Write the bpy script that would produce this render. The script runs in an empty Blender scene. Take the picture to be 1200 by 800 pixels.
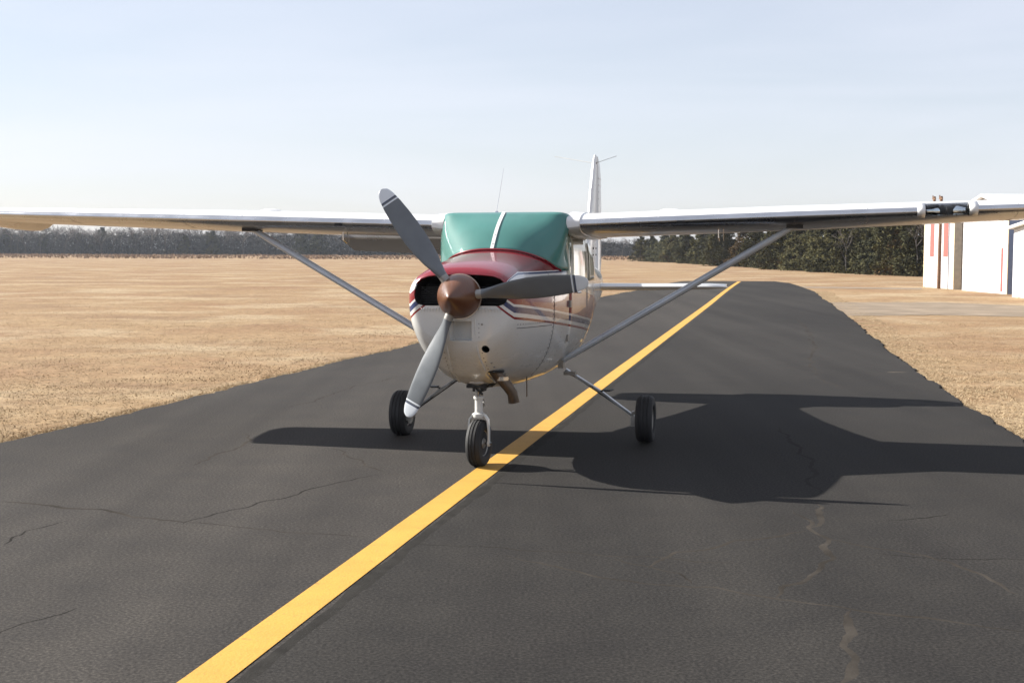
import bpy, bmesh, math, random
import numpy as np
from mathutils import Vector, Matrix, noise
random.seed(7)
R = math.radians
S = bpy.context.scene
COL = S.collection

# ------------------------------------------------------------------ camera
F_PX, PITCH, ROLL, CAM_H = 1563.0, 3.906, 0.232, 1.77
cam = bpy.data.cameras.new('camera'); co = bpy.data.objects.new('camera', cam); COL.objects.link(co)
cam.sensor_width = 36; cam.lens = F_PX / 1200 * 36; cam.clip_start = 0.1; cam.clip_end = 6000
cam.dof.use_dof = True; cam.dof.focus_distance = 11.5; cam.dof.aperture_fstop = 9
co.location = (0, 0, CAM_H)
co.matrix_world = (Matrix.Translation((0, 0, CAM_H)) @ Matrix.Rotation(R(90 - PITCH), 4, 'X') @ Matrix.Rotation(R(ROLL), 4, 'Z'))
S.camera = co
# ------------------------------------------------------------------ world
SUN_EL, SUN_AZ = 33.5, 18.7        # sun stands to the left, a little beyond the aeroplane
W = bpy.data.worlds.new('World'); S.world = W; W.use_nodes = True
nt = W.node_tree; nt.nodes.clear()
out = nt.nodes.new('ShaderNodeOutputWorld'); bg = nt.nodes.new('ShaderNodeBackground')
sky = nt.nodes.new('ShaderNodeTexSky'); sky.sky_type = 'NISHITA'; sky.sun_disc = False
sky.sun_elevation = R(SUN_EL); sky.sun_rotation = R(-(90 - SUN_AZ))
sky.altitude = 300; sky.air_density = 1.0; sky.dust_density = 1.0; sky.ozone_density = 1.0
tc = nt.nodes.new('ShaderNodeTexCoord'); mp = nt.nodes.new('ShaderNodeMapping'); mp.inputs['Scale'].default_value = (1.2, 1.2, 9)
nz = nt.nodes.new('ShaderNodeTexNoise'); nz.inputs['Scale'].default_value = 1.6; nz.inputs['Detail'].default_value = 7; nz.inputs['Distortion'].default_value = .4
rp = nt.nodes.new('ShaderNodeValToRGB'); rp.color_ramp.elements[0].position = .42; rp.color_ramp.elements[1].position = .78
rp.color_ramp.elements[0].color = (0.50, 0.50, 0.50, 1); rp.color_ramp.elements[1].color = (.74, .74, .74, 1)
mx = nt.nodes.new('ShaderNodeMixRGB'); mx.inputs['Color2'].default_value = (8.0, 8.15, 9.15, 1)   # thin high cloud veil
nt.links.new(tc.outputs['Generated'], mp.inputs[0]); nt.links.new(mp.outputs[0], nz.inputs[0]); nt.links.new(nz.outputs[0], rp.inputs[0])
nt.links.new(rp.outputs[0], mx.inputs[0]); nt.links.new(sky.outputs[0], mx.inputs['Color1'])
nt.links.new(mx.outputs[0], bg.inputs[0]); bg.inputs[1].default_value = 0.05; nt.links.new(bg.outputs[0], out.inputs[0])
# ------------------------------------------------------------------ sun
sl = bpy.data.lights.new('sun', 'SUN'); sl.energy = 5.0; sl.angle = R(.53); sl.color = (1, .95, .87)
so = bpy.data.objects.new('sun', sl); COL.objects.link(so)
tosun = Vector((-math.cos(R(SUN_EL)) * math.cos(R(SUN_AZ)), math.cos(R(SUN_EL)) * math.sin(R(SUN_AZ)), math.sin(R(SUN_EL))))
so.rotation_euler = tosun.to_track_quat('Z', 'Y').to_euler(); so.location = (-20, 10, 20)
S.view_settings.view_transform = 'Standard'; S.view_settings.look = 'None'; S.view_settings.gamma = 1
S.view_settings.exposure = 1.3
S.render.engine = 'CYCLES'

# ------------------------------------------------------------------ helpers
def ray(u, v):
    th, ro = R(PITCH), R(ROLL)
    u -= 600; v -= 400
    u, v = u * math.cos(ro) + v * math.sin(ro), -u * math.sin(ro) + v * math.cos(ro)
    up = -v / F_PX
    return Vector((u / F_PX, math.cos(th) + math.sin(th) * up, up * math.cos(th) - math.sin(th)))
def gnd(u, v, z=0):
    d = ray(u, v); t = (z - CAM_H) / d.z
    return Vector((d.x * t, d.y * t, z))
def obj(name, verts, faces, mats, parent=None, mi=None, smooth=True, sharp=35):
    me = bpy.data.meshes.new(name); me.from_pydata([tuple(v) for v in verts], [], faces)
    mats = mats if isinstance(mats, (list, tuple)) else [mats]
    for m in mats: me.materials.append(m)
    if mi is not None: me.polygons.foreach_set('material_index', mi)
    bm = bmesh.new(); bm.from_mesh(me); bmesh.ops.recalc_face_normals(bm, faces=bm.faces); bm.to_mesh(me); bm.free()
    if smooth:
        me.polygons.foreach_set('use_smooth', [True] * len(me.polygons))
        if sharp: me.set_sharp_from_angle(angle=R(sharp))
    o = bpy.data.objects.new(name, me); COL.objects.link(o)
    if parent: o.parent = parent
    return o
class MB:
    def __init__(s): s.v, s.f, s.m = [], [], []
    def add(s, v, f, m=0):
        b = len(s.v); s.v += [tuple(p) for p in v]; s.f += [tuple(i + b for i in q) for q in f]; s.m += [m] * len(f)
    def box(s, c, d, rot=None, m=0):
        v = [Vector((x * d[0] / 2, y * d[1] / 2, z * d[2] / 2)) for x in (-1, 1) for y in (-1, 1) for z in (-1, 1)]
        if rot: v = [rot @ p for p in v]
        s.add([p + Vector(c) for p in v], [(0, 1, 3, 2), (4, 6, 7, 5), (0, 4, 5, 1), (2, 3, 7, 6), (0, 2, 6, 4), (1, 5, 7, 3)], m)
    def sweep(s, pts, prof, m=0, cap=True, up=Vector((0, 0, 1))):
        """pts: [(point, width, height)], prof: unit outline points; outline x goes across, y along 'up'"""
        n = len(prof); V = []
        P = [Vector(p[0]) for p in pts]
        for i, (p, w, h) in enumerate(pts):
            t = (P[min(i + 1, len(P) - 1)] - P[max(i - 1, 0)]).normalized()
            x = t.cross(up)
            if x.length < 1e-4: x = t.cross(Vector((0, 1, 0)))
            x.normalize(); y = x.cross(t).normalized()
            V += [P[i] + x * (a * w) + y * (b * h) for a, b in prof]
        Fc = [(i * n + j, i * n + (j + 1) % n, (i + 1) * n + (j + 1) % n, (i + 1) * n + j) for i in range(len(pts) - 1) for j in range(n)]
        if cap: Fc += [tuple(range(n)), tuple(range((len(pts) - 1) * n, len(pts) * n))]
        s.add(V, Fc, m)
    def tube(s, pts, r, n=10, m=0, cap=True):
        rr = r if isinstance(r, (list, tuple)) else [r] * len(pts)
        s.sweep([(p, q, q) for p, q in zip(pts, rr)], circ(n), m, cap, up=Vector((.03, .02, 1)))
    def lathe(s, prof, n=24, axis='y', c=(0, 0, 0), m=0, mat=None):
        """prof: [(along, radius)]"""
        V = []
        for a, r in prof:
            for k in range(n):
                t = 2 * math.pi * k / n; x, z = r * math.cos(t), r * math.sin(t)
                p = Vector((x, a, z)) if axis == 'y' else (Vector((a, x, z)) if axis == 'x' else Vector((x, z, a)))
                if mat: p = mat @ p
                V.append(p + Vector(c))
        Fc = [(i * n + j, i * n + (j + 1) % n, (i + 1) * n + (j + 1) % n, (i + 1) * n + j) for i in range(len(prof) - 1) for j in range(n)]
        Fc += [tuple(range(n)), tuple(range((len(prof) - 1) * n, len(prof) * n))]
        s.add(V, Fc, m)
    def build(s, name, mats, parent=None, smooth=True, sharp=35): return obj(name, s.v, s.f, mats, parent, s.m, smooth, sharp)
def circ(n): return [(math.cos(2 * math.pi * k / n), math.sin(2 * math.pi * k / n)) for k in range(n)]
def tag(o, label=None, cat=None, group=None, kind=None):
    if label: o['label'] = label
    if cat: o['category'] = cat
    if group: o['group'] = group
    if kind: o['kind'] = kind
    return o
def empty(name, loc, rz=0):
    o = bpy.data.objects.new(name, None); COL.objects.link(o); o.location = loc; o.rotation_euler.z = rz; return o

# ------------------------------------------------------------------ materials
def newmat(name):
    m = bpy.data.materials.new(name); m.use_nodes = True
    return m, m.node_tree, m.node_tree.nodes['Principled BSDF']
def nd(t, typ, **kw):
    n = t.nodes.new(typ)
    for k, v in kw.items():
        if k in n.inputs: n.inputs[k].default_value = v
        else: setattr(n, k, v)
    return n
def ramp(t, fac, stops, interp='LINEAR'):
    n = t.nodes.new('ShaderNodeValToRGB'); cr = n.color_ramp; cr.interpolation = interp
    while len(cr.elements) < len(stops): cr.elements.new(0.5)
    for e, (p, c) in zip(cr.elements, stops): e.position = p; e.color = (*c, 1) if len(c) == 3 else c
    t.links.new(fac, n.inputs[0]); return n.outputs[0]
def M(t, op, a, b=None, c=None, clamp=False):
    n = t.nodes.new('ShaderNodeMath'); n.operation = op; n.use_clamp = clamp
    for i, x in enumerate((a, b, c)):
        if x is None: continue
        if isinstance(x, (int, float)): n.inputs[i].default_value = x
        else: t.links.new(x, n.inputs[i])
    return n.outputs[0]
def mixc(t, fac, a, b, mode='MIX'):
    n = t.nodes.new('ShaderNodeMixRGB'); n.blend_type = mode
    for i, x in enumerate((fac, a, b)):
        if isinstance(x, (int, float)): n.inputs[i].default_value = x
        elif isinstance(x, tuple): n.inputs[i].default_value = (*x, 1) if len(x) == 3 else x
        else: t.links.new(x, n.inputs[i])
    return n.outputs[0]
def tnoise(t, scale, detail=4, coord='Object', stretch=None, rough=.5):
    c = t.nodes.new('ShaderNodeTexCoord'); o = c.outputs[coord]
    if stretch:
        mp = t.nodes.new('ShaderNodeMapping'); mp.inputs['Scale'].default_value = stretch; t.links.new(o, mp.inputs[0]); o = mp.outputs[0]
    n = nd(t, 'ShaderNodeTexNoise', Scale=scale, Detail=detail, Roughness=rough); t.links.new(o, n.inputs[0]); return n.outputs[0]
def bump(t, b, h, strength, dist=.01):
    n = nd(t, 'ShaderNodeBump', Strength=strength, Distance=dist); t.links.new(h, n.inputs['Height']); t.links.new(n.outputs[0], b.inputs['Normal'])
def mat(name, c, rough=.5, metal=0, coat=0, vary=.12, vs=6, bs=0, bscale=40, bdist=.01, coatr=.05, spec=.5):
    m, t, b = newmat(name)
    c2 = tuple(x * (1 - vary) for x in c); c1 = tuple(min(1, x * (1 + vary * .5)) for x in c)
    n = tnoise(t, vs, 5)
    t.links.new(ramp(t, n, [(.3, c2), (.7, c1)]), b.inputs['Base Color'])
    t.links.new(M(t, 'MULTIPLY_ADD', n, .2, rough - .1, True), b.inputs['Roughness'])
    b.inputs['Specular IOR Level'].default_value = spec; b.inputs['Metallic'].default_value = metal; b.inputs['Coat Weight'].default_value = coat; b.inputs['Coat Roughness'].default_value = coatr
    if bs: bump(t, b, tnoise(t, bscale, 4), bs, bdist)
    return m

RED, BLUE, WHITE = (.19, .007, .015), (.009, .030, .115), (.62, .62, .60)
def paint_mat():
    m, t, b = newmat('painted_skin')
    tc = t.nodes.new('ShaderNodeTexCoord'); sp = t.nodes.new('ShaderNodeSeparateXYZ'); t.links.new(tc.outputs['Object'], sp.inputs[0])
    x, a, z = sp.outputs
    ax = M(t, 'ABSOLUTE', x)
    front = M(t, 'MULTIPLY_ADD', a, -1 / .12, .30 / .12, True)
    rise = M(t, 'MULTIPLY', M(t, 'MINIMUM', M(t, 'MULTIPLY', M(t, 'MAXIMUM', M(t, 'SUBTRACT', .415, ax), 0), .75), .11), front)
    tt = M(t, 'SUBTRACT', M(t, 'SUBTRACT', M(t, 'MULTIPLY_ADD', a, .0875, z), 1.249), rise)
    st = ramp(t, M(t, 'MULTIPLY_ADD', tt, 2, .1, True), [(0, WHITE), (.1, RED), (.14, WHITE), (.20, BLUE), (.295, WHITE), (.335, RED)], 'CONSTANT')
    tu = M(t, 'MULTIPLY_ADD', M(t, 'MULTIPLY_ADD', a, 1 / 1.1, -.1 / 1.1, True), .16, .195)
    c = mixc(t, M(t, 'GREATER_THAN', tt, tu), st, WHITE)
    topc = ramp(t, M(t, 'MULTIPLY_ADD', z, 5, -7.5, True), [(0, BLUE), (.5, WHITE), (.545, RED)], 'CONSTANT')   # z 1.5..1.7
    fr2 = M(t, 'MULTIPLY_ADD', a, -1 / .2, .40 / .2, True)
    dip = M(t, 'MULTIPLY', M(t, 'MULTIPLY_ADD', ax, -1 / .07, .40 / .07, True), M(t, 'MULTIPLY', fr2, .13))
    z2 = M(t, 'ADD', z, dip)
    topc = ramp(t, M(t, 'MULTIPLY_ADD', z2, 5, -7.5, True), [(0, BLUE), (.46, WHITE), (.50, RED)], 'CONSTANT')
    zz = M(t, 'GREATER_THAN', z2, 1.578)
    c = mixc(t, M(t, 'MULTIPLY', zz, M(t, 'LESS_THAN', a, 1.62)), c, topc)
    # dirt: oil and exhaust staining on the belly, fine speckle
    n = tnoise(t, 3.2, 7, stretch=(1, .45, 1.6), rough=.65); n2 = tnoise(t, 45, 3)
    low = M(t, 'MULTIPLY_ADD', z, -2.2, 2.2, True)
    d = M(t, 'MULTIPLY', M(t, 'MULTIPLY_ADD', n, 3.4, -1.4, True), low)
    c = mixc(t, M(t, 'MULTIPLY', d, .75), c, (.34, .25, .15))
    c = mixc(t, M(t, 'MULTIPLY', ramp(t, n2, [(.62, (0, 0, 0)), (.72, (1, 1, 1))]), .16), c, (.2, .16, .12))
    t.links.new(c, b.inputs['Base Color'])
    b.inputs['Roughness'].default_value = .28; b.inputs['Coat Weight'].default_value = .6; b.inputs['Coat Roughness'].default_value = .04
    t.links.new(M(t, 'MULTIPLY_ADD', d, .35, .26, True), b.inputs['Roughness'])
    bump(t, b, tnoise(t, 3.5, 2), .22, .02)
    return m
PAINT = paint_mat()
M_WHITE = mat('white_wing_paint', (.64, .64, .63), .35, 0, .4, .05, 3)
M_ALU = mat('bare_aluminium', (.56, .57, .59), .27, 1, 0, .12, 4, .12, 5, .02)
M_ALU2 = mat('dull_underside_metal', (.50, .49, .48), .30, .85, .2, .16, 2.5, .10, 4, .02)
M_STRUT = mat('grey_strut_paint', (.52, .56, .60), .3, .0, .4, .12, 5)
M_BLADE = mat('grey_blade_paint', (.105, .117, .128), .42, 0, .3, .12, 9, .05, 60)
M_TIPW = mat('white_tip_paint', (.62, .66, .70), .35, 0, .3)
M_TIPB = mat('navy_tip_stripe', (.03, .045, .09), .35, 0, .3)
M_SPIN = mat('brown_spinner_paint', (.105, .036, .012), .42, .0, .3, .25, 8)
M_DARK = mat('flat_black_recess_shade', (.014, .014, .015), .8)  # flat black for dark parts; inside openings it stands for shade
M_FIN = mat('engine_fin_grey', (.06, .06, .06), .6, .5)
M_STEEL = mat('chrome_steel', (.62, .64, .66), .15, 1)
M_GEARW = mat('white_gear_paint', (.66, .66, .63), .4, 0, .2, .15, 14)
M_GEARG = mat('gear_leg_paint', (.40, .42, .44), .3, .7, .2, .2, 9)
M_RUST = mat('exhaust_steel', (.12, .09, .066), .45, .9, 0, .5, 12)
M_TYRE = mat('tyre_rubber', (.018, .018, .019), .75, 0, 0, .3, 10, .2, 90, .004)
M_HUB = mat('wheel_hub_grey', (.30, .29, .27), .45, .5, 0, .3, 12)
M_GLASS_L, t, b = newmat('landing_light_glass'); b.inputs['Base Color'].default_value = (.9, .93, .95, 1); b.inputs['Transmission Weight'].default_value = 1; b.inputs['Roughness'].default_value = .02; b.inputs['IOR'].default_value = 1.2
M_CREAM = mat('cream_sunshade_behind_window', (.60, .60, .48), .35, 0, 1, .18, 3)
M_RUBBER = mat('black_seal', (.02, .02, .02), .6)
def teal_mat():
    m, t, b = newmat('teal_screen')
    n = tnoise(t, 2.2, 4, stretch=(1.6, 1, .5)); n2 = tnoise(t, 60, 3)
    c = ramp(t, n, [(.3, (.036, .136, .120)), (.7, (.050, .178, .158))])
    t.links.new(c, b.inputs['Base Color'])
    b.inputs['Roughness'].default_value = .6; b.inputs['Specular IOR Level'].default_value = .15; b.inputs['Coat Weight'].default_value = .8; b.inputs['Coat Roughness'].default_value = .03
    bump(t, b, tnoise(t, 4, 2), .10, .03)
    return m
M_TEAL = teal_mat()

def grass_mat():
    m, t, b = newmat('dry_grass_ground')
    big = tnoise(t, .035, 8, stretch=(.8, 1, 1), rough=.7); mid = tnoise(t, .7, 9, rough=.74); fine = tnoise(t, 14, 6, rough=.7); st = tnoise(t, .16, 9, stretch=(.8, 1, 1), rough=.74)
    c = ramp(t, mid, [(.28, (.165, .106, .060)), (.45, (.220, .150, .084)), (.60, (.252, .180, .104)), (.78, (.285, .212, .130))])
    c = mixc(t, ramp(t, big, [(.42, (0, 0, 0)), (.66, (.75, .75, .75))]), c, (.195, .122, .070))
    c = mixc(t, ramp(t, st, [(.50, (0, 0, 0)), (.64, (.7, .7, .7))]), c, (.150, .095, .060))
    p1 = tnoise(t, .13, 4, rough=.6); p2 = tnoise(t, .21, 4, stretch=(1, 1.1, 1), rough=.6)
    c = mixc(t, ramp(t, p1, [(.50, (0, 0, 0)), (.62, (.65, .65, .65))]), c, (.182, .108, .062))
    c = mixc(t, ramp(t, p2, [(.50, (0, 0, 0)), (.62, (.7, .7, .7))]), c, (.295, .232, .150))
    g = tnoise(t, .33, 7, rough=.7)
    c = mixc(t, ramp(t, g, [(.60, (0, 0, 0)), (.75, (.4, .4, .4))]), c, (.135, .128, .070))
    tuft = tnoise(t, 4.2, 8, rough=.72); soil = tnoise(t, 1.5, 8, rough=.72)
    c = mixc(t, ramp(t, soil, [(.56, (0, 0, 0)), (.70, (.75, .75, .75))]), c, (.150, .092, .055))
    c = mixc(t, .75, c, ramp(t, tuft, [(.30, (.62, .60, .57)), (.5, (1.03, 1.03, 1.03)), (.70, (1.32, 1.31, 1.28))]), 'MULTIPLY')
    c = mixc(t, .6, c, ramp(t, fine, [(.25, (.52, .50, .48)), (.5, (1.08, 1.08, 1.08)), (.75, (1.5, 1.48, 1.4))]), 'MULTIPLY')
    t.links.new(c, b.inputs['Base Color']); b.inputs['Roughness'].default_value = .95; b.inputs['Specular IOR Level'].default_value = .1
    hs = M(t, 'ADD', M(t, 'MULTIPLY', fine, .6), mid)
    bump(t, b, hs, .5, .04)
    return m
M_GRASS = grass_mat()
M_BLADES = mat('dry_grass_blade', (.36, .265, .158), .9, 0, 0, .6, 22, spec=.1)
M_BLADES2 = mat('rust_weed_stem', (.25, .165, .105), .9, 0, 0, .4, .4, spec=.1)
def asphalt_mat():
    m, t, b = newmat('asphalt')
    tc = t.nodes.new('ShaderNodeTexCoord'); sp = t.nodes.new('ShaderNodeSeparateXYZ'); t.links.new(tc.outputs['Object'], sp.inputs[0])
    big = tnoise(t, .28, 6, stretch=(1, .35, 1), rough=.6); mid = tnoise(t, 2.1, 6, rough=.6); fine = tnoise(t, 58, 4, rough=.7)
    vor = nd(t, 'ShaderNodeTexVoronoi', Scale=150); t.links.new(tc.outputs['Object'], vor.inputs[0])
    c = ramp(t, big, [(.30, (.029, .0275, .0265)), (.7, (.043, .0405, .038))])
    c = mixc(t, .55, c, ramp(t, mid, [(.3, (.78, .78, .8)), (.7, (1.22, 1.2, 1.17))]), 'MULTIPLY')
    c = mixc(t, .75, c, ramp(t, fine, [(.30, (.30, .30, .31)), (.5, (1, 1, 1)), (.70, (2.2, 2.15, 2.05))]), 'MULTIPLY')
    # paving lane tracks: the lanes run along local y
    w = nd(t, 'ShaderNodeTexNoise', Scale=1.0, Detail=4); mpn = nd(t, 'ShaderNodeMapping'); mpn.inputs['Scale'].default_value = (1.3, .02, 1)
    t.links.new(tc.outputs['Object'], mpn.inputs[0]); t.links.new(mpn.outputs[0], w.inputs[0])
    c = mixc(t, .8, c, ramp(t, w.outputs[0], [(.32, (.80, .80, .81)), (.68, (1.2, 1.19, 1.17))]), 'MULTIPLY')
    off = M(t, 'SUBTRACT', sp.outputs[0], M(t, 'MULTIPLY_ADD', sp.outputs[1], .2, -2.335 + .15))
    off = M(t, 'ADD', off, M(t, 'MULTIPLY_ADD', tnoise(t, 2.5, 4), .12, -.06))
    c = mixc(t, 1.0, c, mixc(t, M(t, 'MULTIPLY_ADD', off, 14, .5, True), (1.07, 1.055, 1.04), (.735, .74, .745)), 'MULTIPLY')
    t.links.new(c, b.inputs['Base Color'])
    t.links.new(M(t, 'MULTIPLY_ADD', mid, .2, .75, True), b.inputs['Roughness']); b.inputs['Specular IOR Level'].default_value = .06
    h = M(t, 'MULTIPLY_ADD', vor.outputs[0], -.8, fine)
    bump(t, b, h, .16, .004)
    return m
M_ASPH = asphalt_mat()
def yellow_mat():
    m, t, b = newmat('yellow_road_paint')
    fine = tnoise(t, 70, 3); mid = tnoise(t, 3, 6, rough=.7)
    c = ramp(t, mid, [(.3, (.40, .212, .024)), (.7, (.49, .262, .032))])
    c = mixc(t, ramp(t, fine, [(.60, (0, 0, 0)), (.74, (.5, .5, .5))]), c, (.20, .12, .035))
    wear = tnoise(t, 9, 7, rough=.75)
    c = mixc(t, ramp(t, wear, [(.60, (0, 0, 0)), (.68, (.6, .6, .6))]), c, (.12, .075, .03))
    t.links.new(c, b.inputs['Base Color']); b.inputs['Roughness'].default_value = .7; bump(t, b, fine, .5, .005); return m
M_YEL = yellow_mat()
M_SEAM = mat('tar_seam', (.026, .0245, .0225), .9, 0, 0, .3, 8, .5, 60, .006, spec=.05)
M_CRACK = mat('dusty_crack_filler', (.043, .038, .033), .95, 0, 0, .5, 3, .4, 50, .006, spec=.03)
M_CRACKD = mat('dark_crack', (.0215, .020, .0185), .95, 0, 0, .3, 6, spec=.03)
M_CONC = mat('dusty_concrete', (.215, .172, .128), .95, 0, 0, .3, .9, .4, 20, .02, spec=.1)
M_SAND = mat('pale_sandy_verge', (.285, .210, .132), .95, 0, 0, .35, 3, .5, 30, .02, spec=.1)
def sheet_mat(name, c, pitch=.22, horiz=False):
    m, t, b = newmat(name)
    tc = t.nodes.new('ShaderNodeTexCoord'); sp = t.nodes.new('ShaderNodeSeparateXYZ'); t.links.new(tc.outputs['Object'], sp.inputs[0])
    n = tnoise(t, .8, 6, stretch=(1, 1, .25), rough=.6)
    t.links.new(ramp(t, n, [(.3, tuple(v * .88 for v in c)), (.7, c)]), b.inputs['Base Color']); b.inputs['Roughness'].default_value = .45
    s = M(t, 'SINE', M(t, 'MULTIPLY', M(t, 'ADD', sp.outputs[0], sp.outputs[1]), 2 * math.pi / pitch))
    bump(t, b, s, .35, .03); return m
M_HANG = sheet_mat('white_sheet_metal', (.66, .67, .69)); M_HANGC = sheet_mat('cream_sheet_metal', (.70, .62, .45))
M_ROOF = sheet_mat('pale_roof_sheet', (.80, .80, .79))
M_REDTRIM = mat('faded_red_trim', (.42, .10, .085), .5); M_SHADE_BLUE = mat('slate_blue_shaded_side', (.16, .20, .30), .5); M_CREAMTRIM = mat('cream_trim', (.72, .60, .42), .5)  # the slate blue is the shade on the white hangar's sides, put into colour
M_SHADE_BROWN = mat('brown_shaded_side', (.26, .19, .13), .6, 0, 0, .25, 3); M_POLE = mat('weathered_wood', (.17, .095, .055), .85, 0, 0, .35, 5)  # the brown is the shade on the shed's side, put into colour
M_DOOR = mat('white_door_panel', (.82, .82, .82), .45)

# ------------------------------------------------------------------ ground and taxiway
g = MB()
GZ = -.03
g.add([(-3000, -800, GZ), (3000, -800, GZ), (3000, 3500, GZ), (-3000, 3500, GZ)], [(0, 1, 2, 3)])
ground = g.build('ground', M_GRASS, smooth=False); tag(ground, 'flat field of dry tan winter grass', 'ground', kind='structure')

LSL = .2; LX0 = -2.335
def line_x(y): return LX0 + LSL * y
TW_Z = 0.0
Lpix = [(0, 518), (56, 507), (115, 494), (144, 486), (188, 475), (250, 461), (330, 440), (480, 404), (600, 372), (706, 347.5), (742, 341), (775, 333), (795, 330), (812, 328.5)]
Rpix = [(1200, 518), (1155, 490), (1110, 459.5), (1064, 428), (1020, 392.5), (993, 370), (973, 355), (962, 348), (953, 341.5), (941, 336.5), (925, 331.5), (905, 329.3)]
def edge(pix, sgn):
    pts = [gnd(u, v, TW_Z) for u, v in pix]
    first = pts[0]; pre = []
    for y in (-60, -30, -10, 0, 4, 8): pre.append(Vector((line_x(y) + (first.x - line_x(first.y)), y, TW_Z)))
    pts = pre + pts; out = []
    for p, q in zip(pts, pts[1:]):
        L = (q - p).length; n = max(1, int(L / .06))
        for i in range(n): out.append(p.lerp(q, i / n))
    out.append(pts[-1])
    res = []
    for p in out:
        w = .10 * noise.noise((p.x * .4, p.y * .4, sgn)) + .06 * noise.noise((p.x * 2, p.y * 2, sgn + 5)) + .05 * noise.noise((p.x * 6, p.y * 6, sgn + 9)) + .035 * noise.noise((p.x * 15, p.y * 15, sgn))
        res.append(Vector((p.x + w, p.y, TW_Z)))
    return res
EL, ER = edge(Lpix, 1), edge(Rpix, 4)
def xat(E, y):
    ys = [p.y for p in E]; return float(np.interp(y, ys, [p.x for p in E]))
def tw_mesh():
    ys = list(np.arange(-60, 0, 3.0)) + list(np.arange(0, 40, .06)) + list(np.arange(40, 79.5, .35))
    mb = MB(); V = []; n = 6
    EL2 = sorted(EL, key=lambda p: p.y); ER2 = sorted(ER, key=lambda p: p.y)
    yl = np.array([p.y for p in EL2]); xl = np.array([p.x for p in EL2]); yr = np.array([p.y for p in ER2]); xr = np.array([p.x for p in ER2])
    for y in ys:
        a = float(np.interp(y, yl, xl)); c = float(np.interp(y, yr, xr)); row = [a - .05] + [a + (c - a) * k / n for k in range(n + 1)] + [c + .06]
        for k, x in enumerate(row): V.append((x, y, -.07 if k in (0, n + 2) else TW_Z))
    W_ = n + 3
    Fc = [(i * W_ + j, i * W_ + j + 1, (i + 1) * W_ + j + 1, (i + 1) * W_ + j) for i in range(len(ys) - 1) for j in range(W_ - 1)]
    mb.add(V, Fc); return mb
tw = tw_mesh().build('taxiway', M_ASPH, smooth=False)
tag(tw, 'dark asphalt taxiway with ragged edges and a yellow line', 'taxiway', kind='structure')
# yellow centre line
mb = MB(); V = []; ys = list(np.arange(-40, 78.5, .5))
for y in ys:
    k = 0 if y < 45 else .05 * math.sin((y - 45) / 34 * math.pi) * (-1)
    x = line_x(y) + k; e = .004 * noise.noise((y * 3, 0, 0))
    V += [(x - .10 + e, y, TW_Z + .004), (x + .10 + e, y, TW_Z + .004)]
mb.add(V, [(2 * i, 2 * i + 1, 2 * i + 3, 2 * i + 2) for i in range(len(ys) - 1)])
mb.build('centre_line', M_YEL, tw, smooth=False)
# paving seam beside the line
def ribbon(pts, w, h, m, name='crack', wob=.35):
    """low ridge following pts, height h above the asphalt"""
    P = [Vector(p) for p in pts]; fine = []
    for p, q in zip(P, P[1:]):
        n = max(2, int((q - p).length / .05))
        for i in range(n): fine.append(p.lerp(q, i / n))
    fine.append(P[-1]); V = []
    N = len(fine)
    for i, p in enumerate(fine):
        t = (fine[min(i + 1, N - 1)] - fine[max(i - 1, 0)]).normalized(); s = Vector((t.y, -t.x, 0))
        ww = w * (.55 + .9 * abs(noise.noise((p.x * 2.1, p.y * 2.1, 3)))) * min(1, .25 + 6 * min(i, N - 1 - i) / N)
        off = s * (noise.noise((p.x * 2.7, p.y * 2.7, 8)) * .05 * wob + noise.noise((p.x * 9, p.y * 9, 1)) * .016 * wob)
        b_ = Vector((p.x, p.y, TW_Z)) + off
        V += [b_ - s * ww / 2 - Vector((0, 0, .0004)), b_ + Vector((0, 0, h)), b_ + s * ww / 2 - Vector((0, 0, .0004))]
    mb = MB(); mb.add(V, [f for i in range(N - 1) for f in ((3 * i, 3 * i + 1, 3 * i + 4, 3 * i + 3), (3 * i + 1, 3 * i + 2, 3 * i + 5, 3 * i + 4))])
    return mb.build(name, m, tw)
ribbon([(line_x(y) + .16, y, 0) for y in np.arange(2, 30, .8)], .12, .002, M_SEAM, 'paving_seam', .35)
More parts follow.
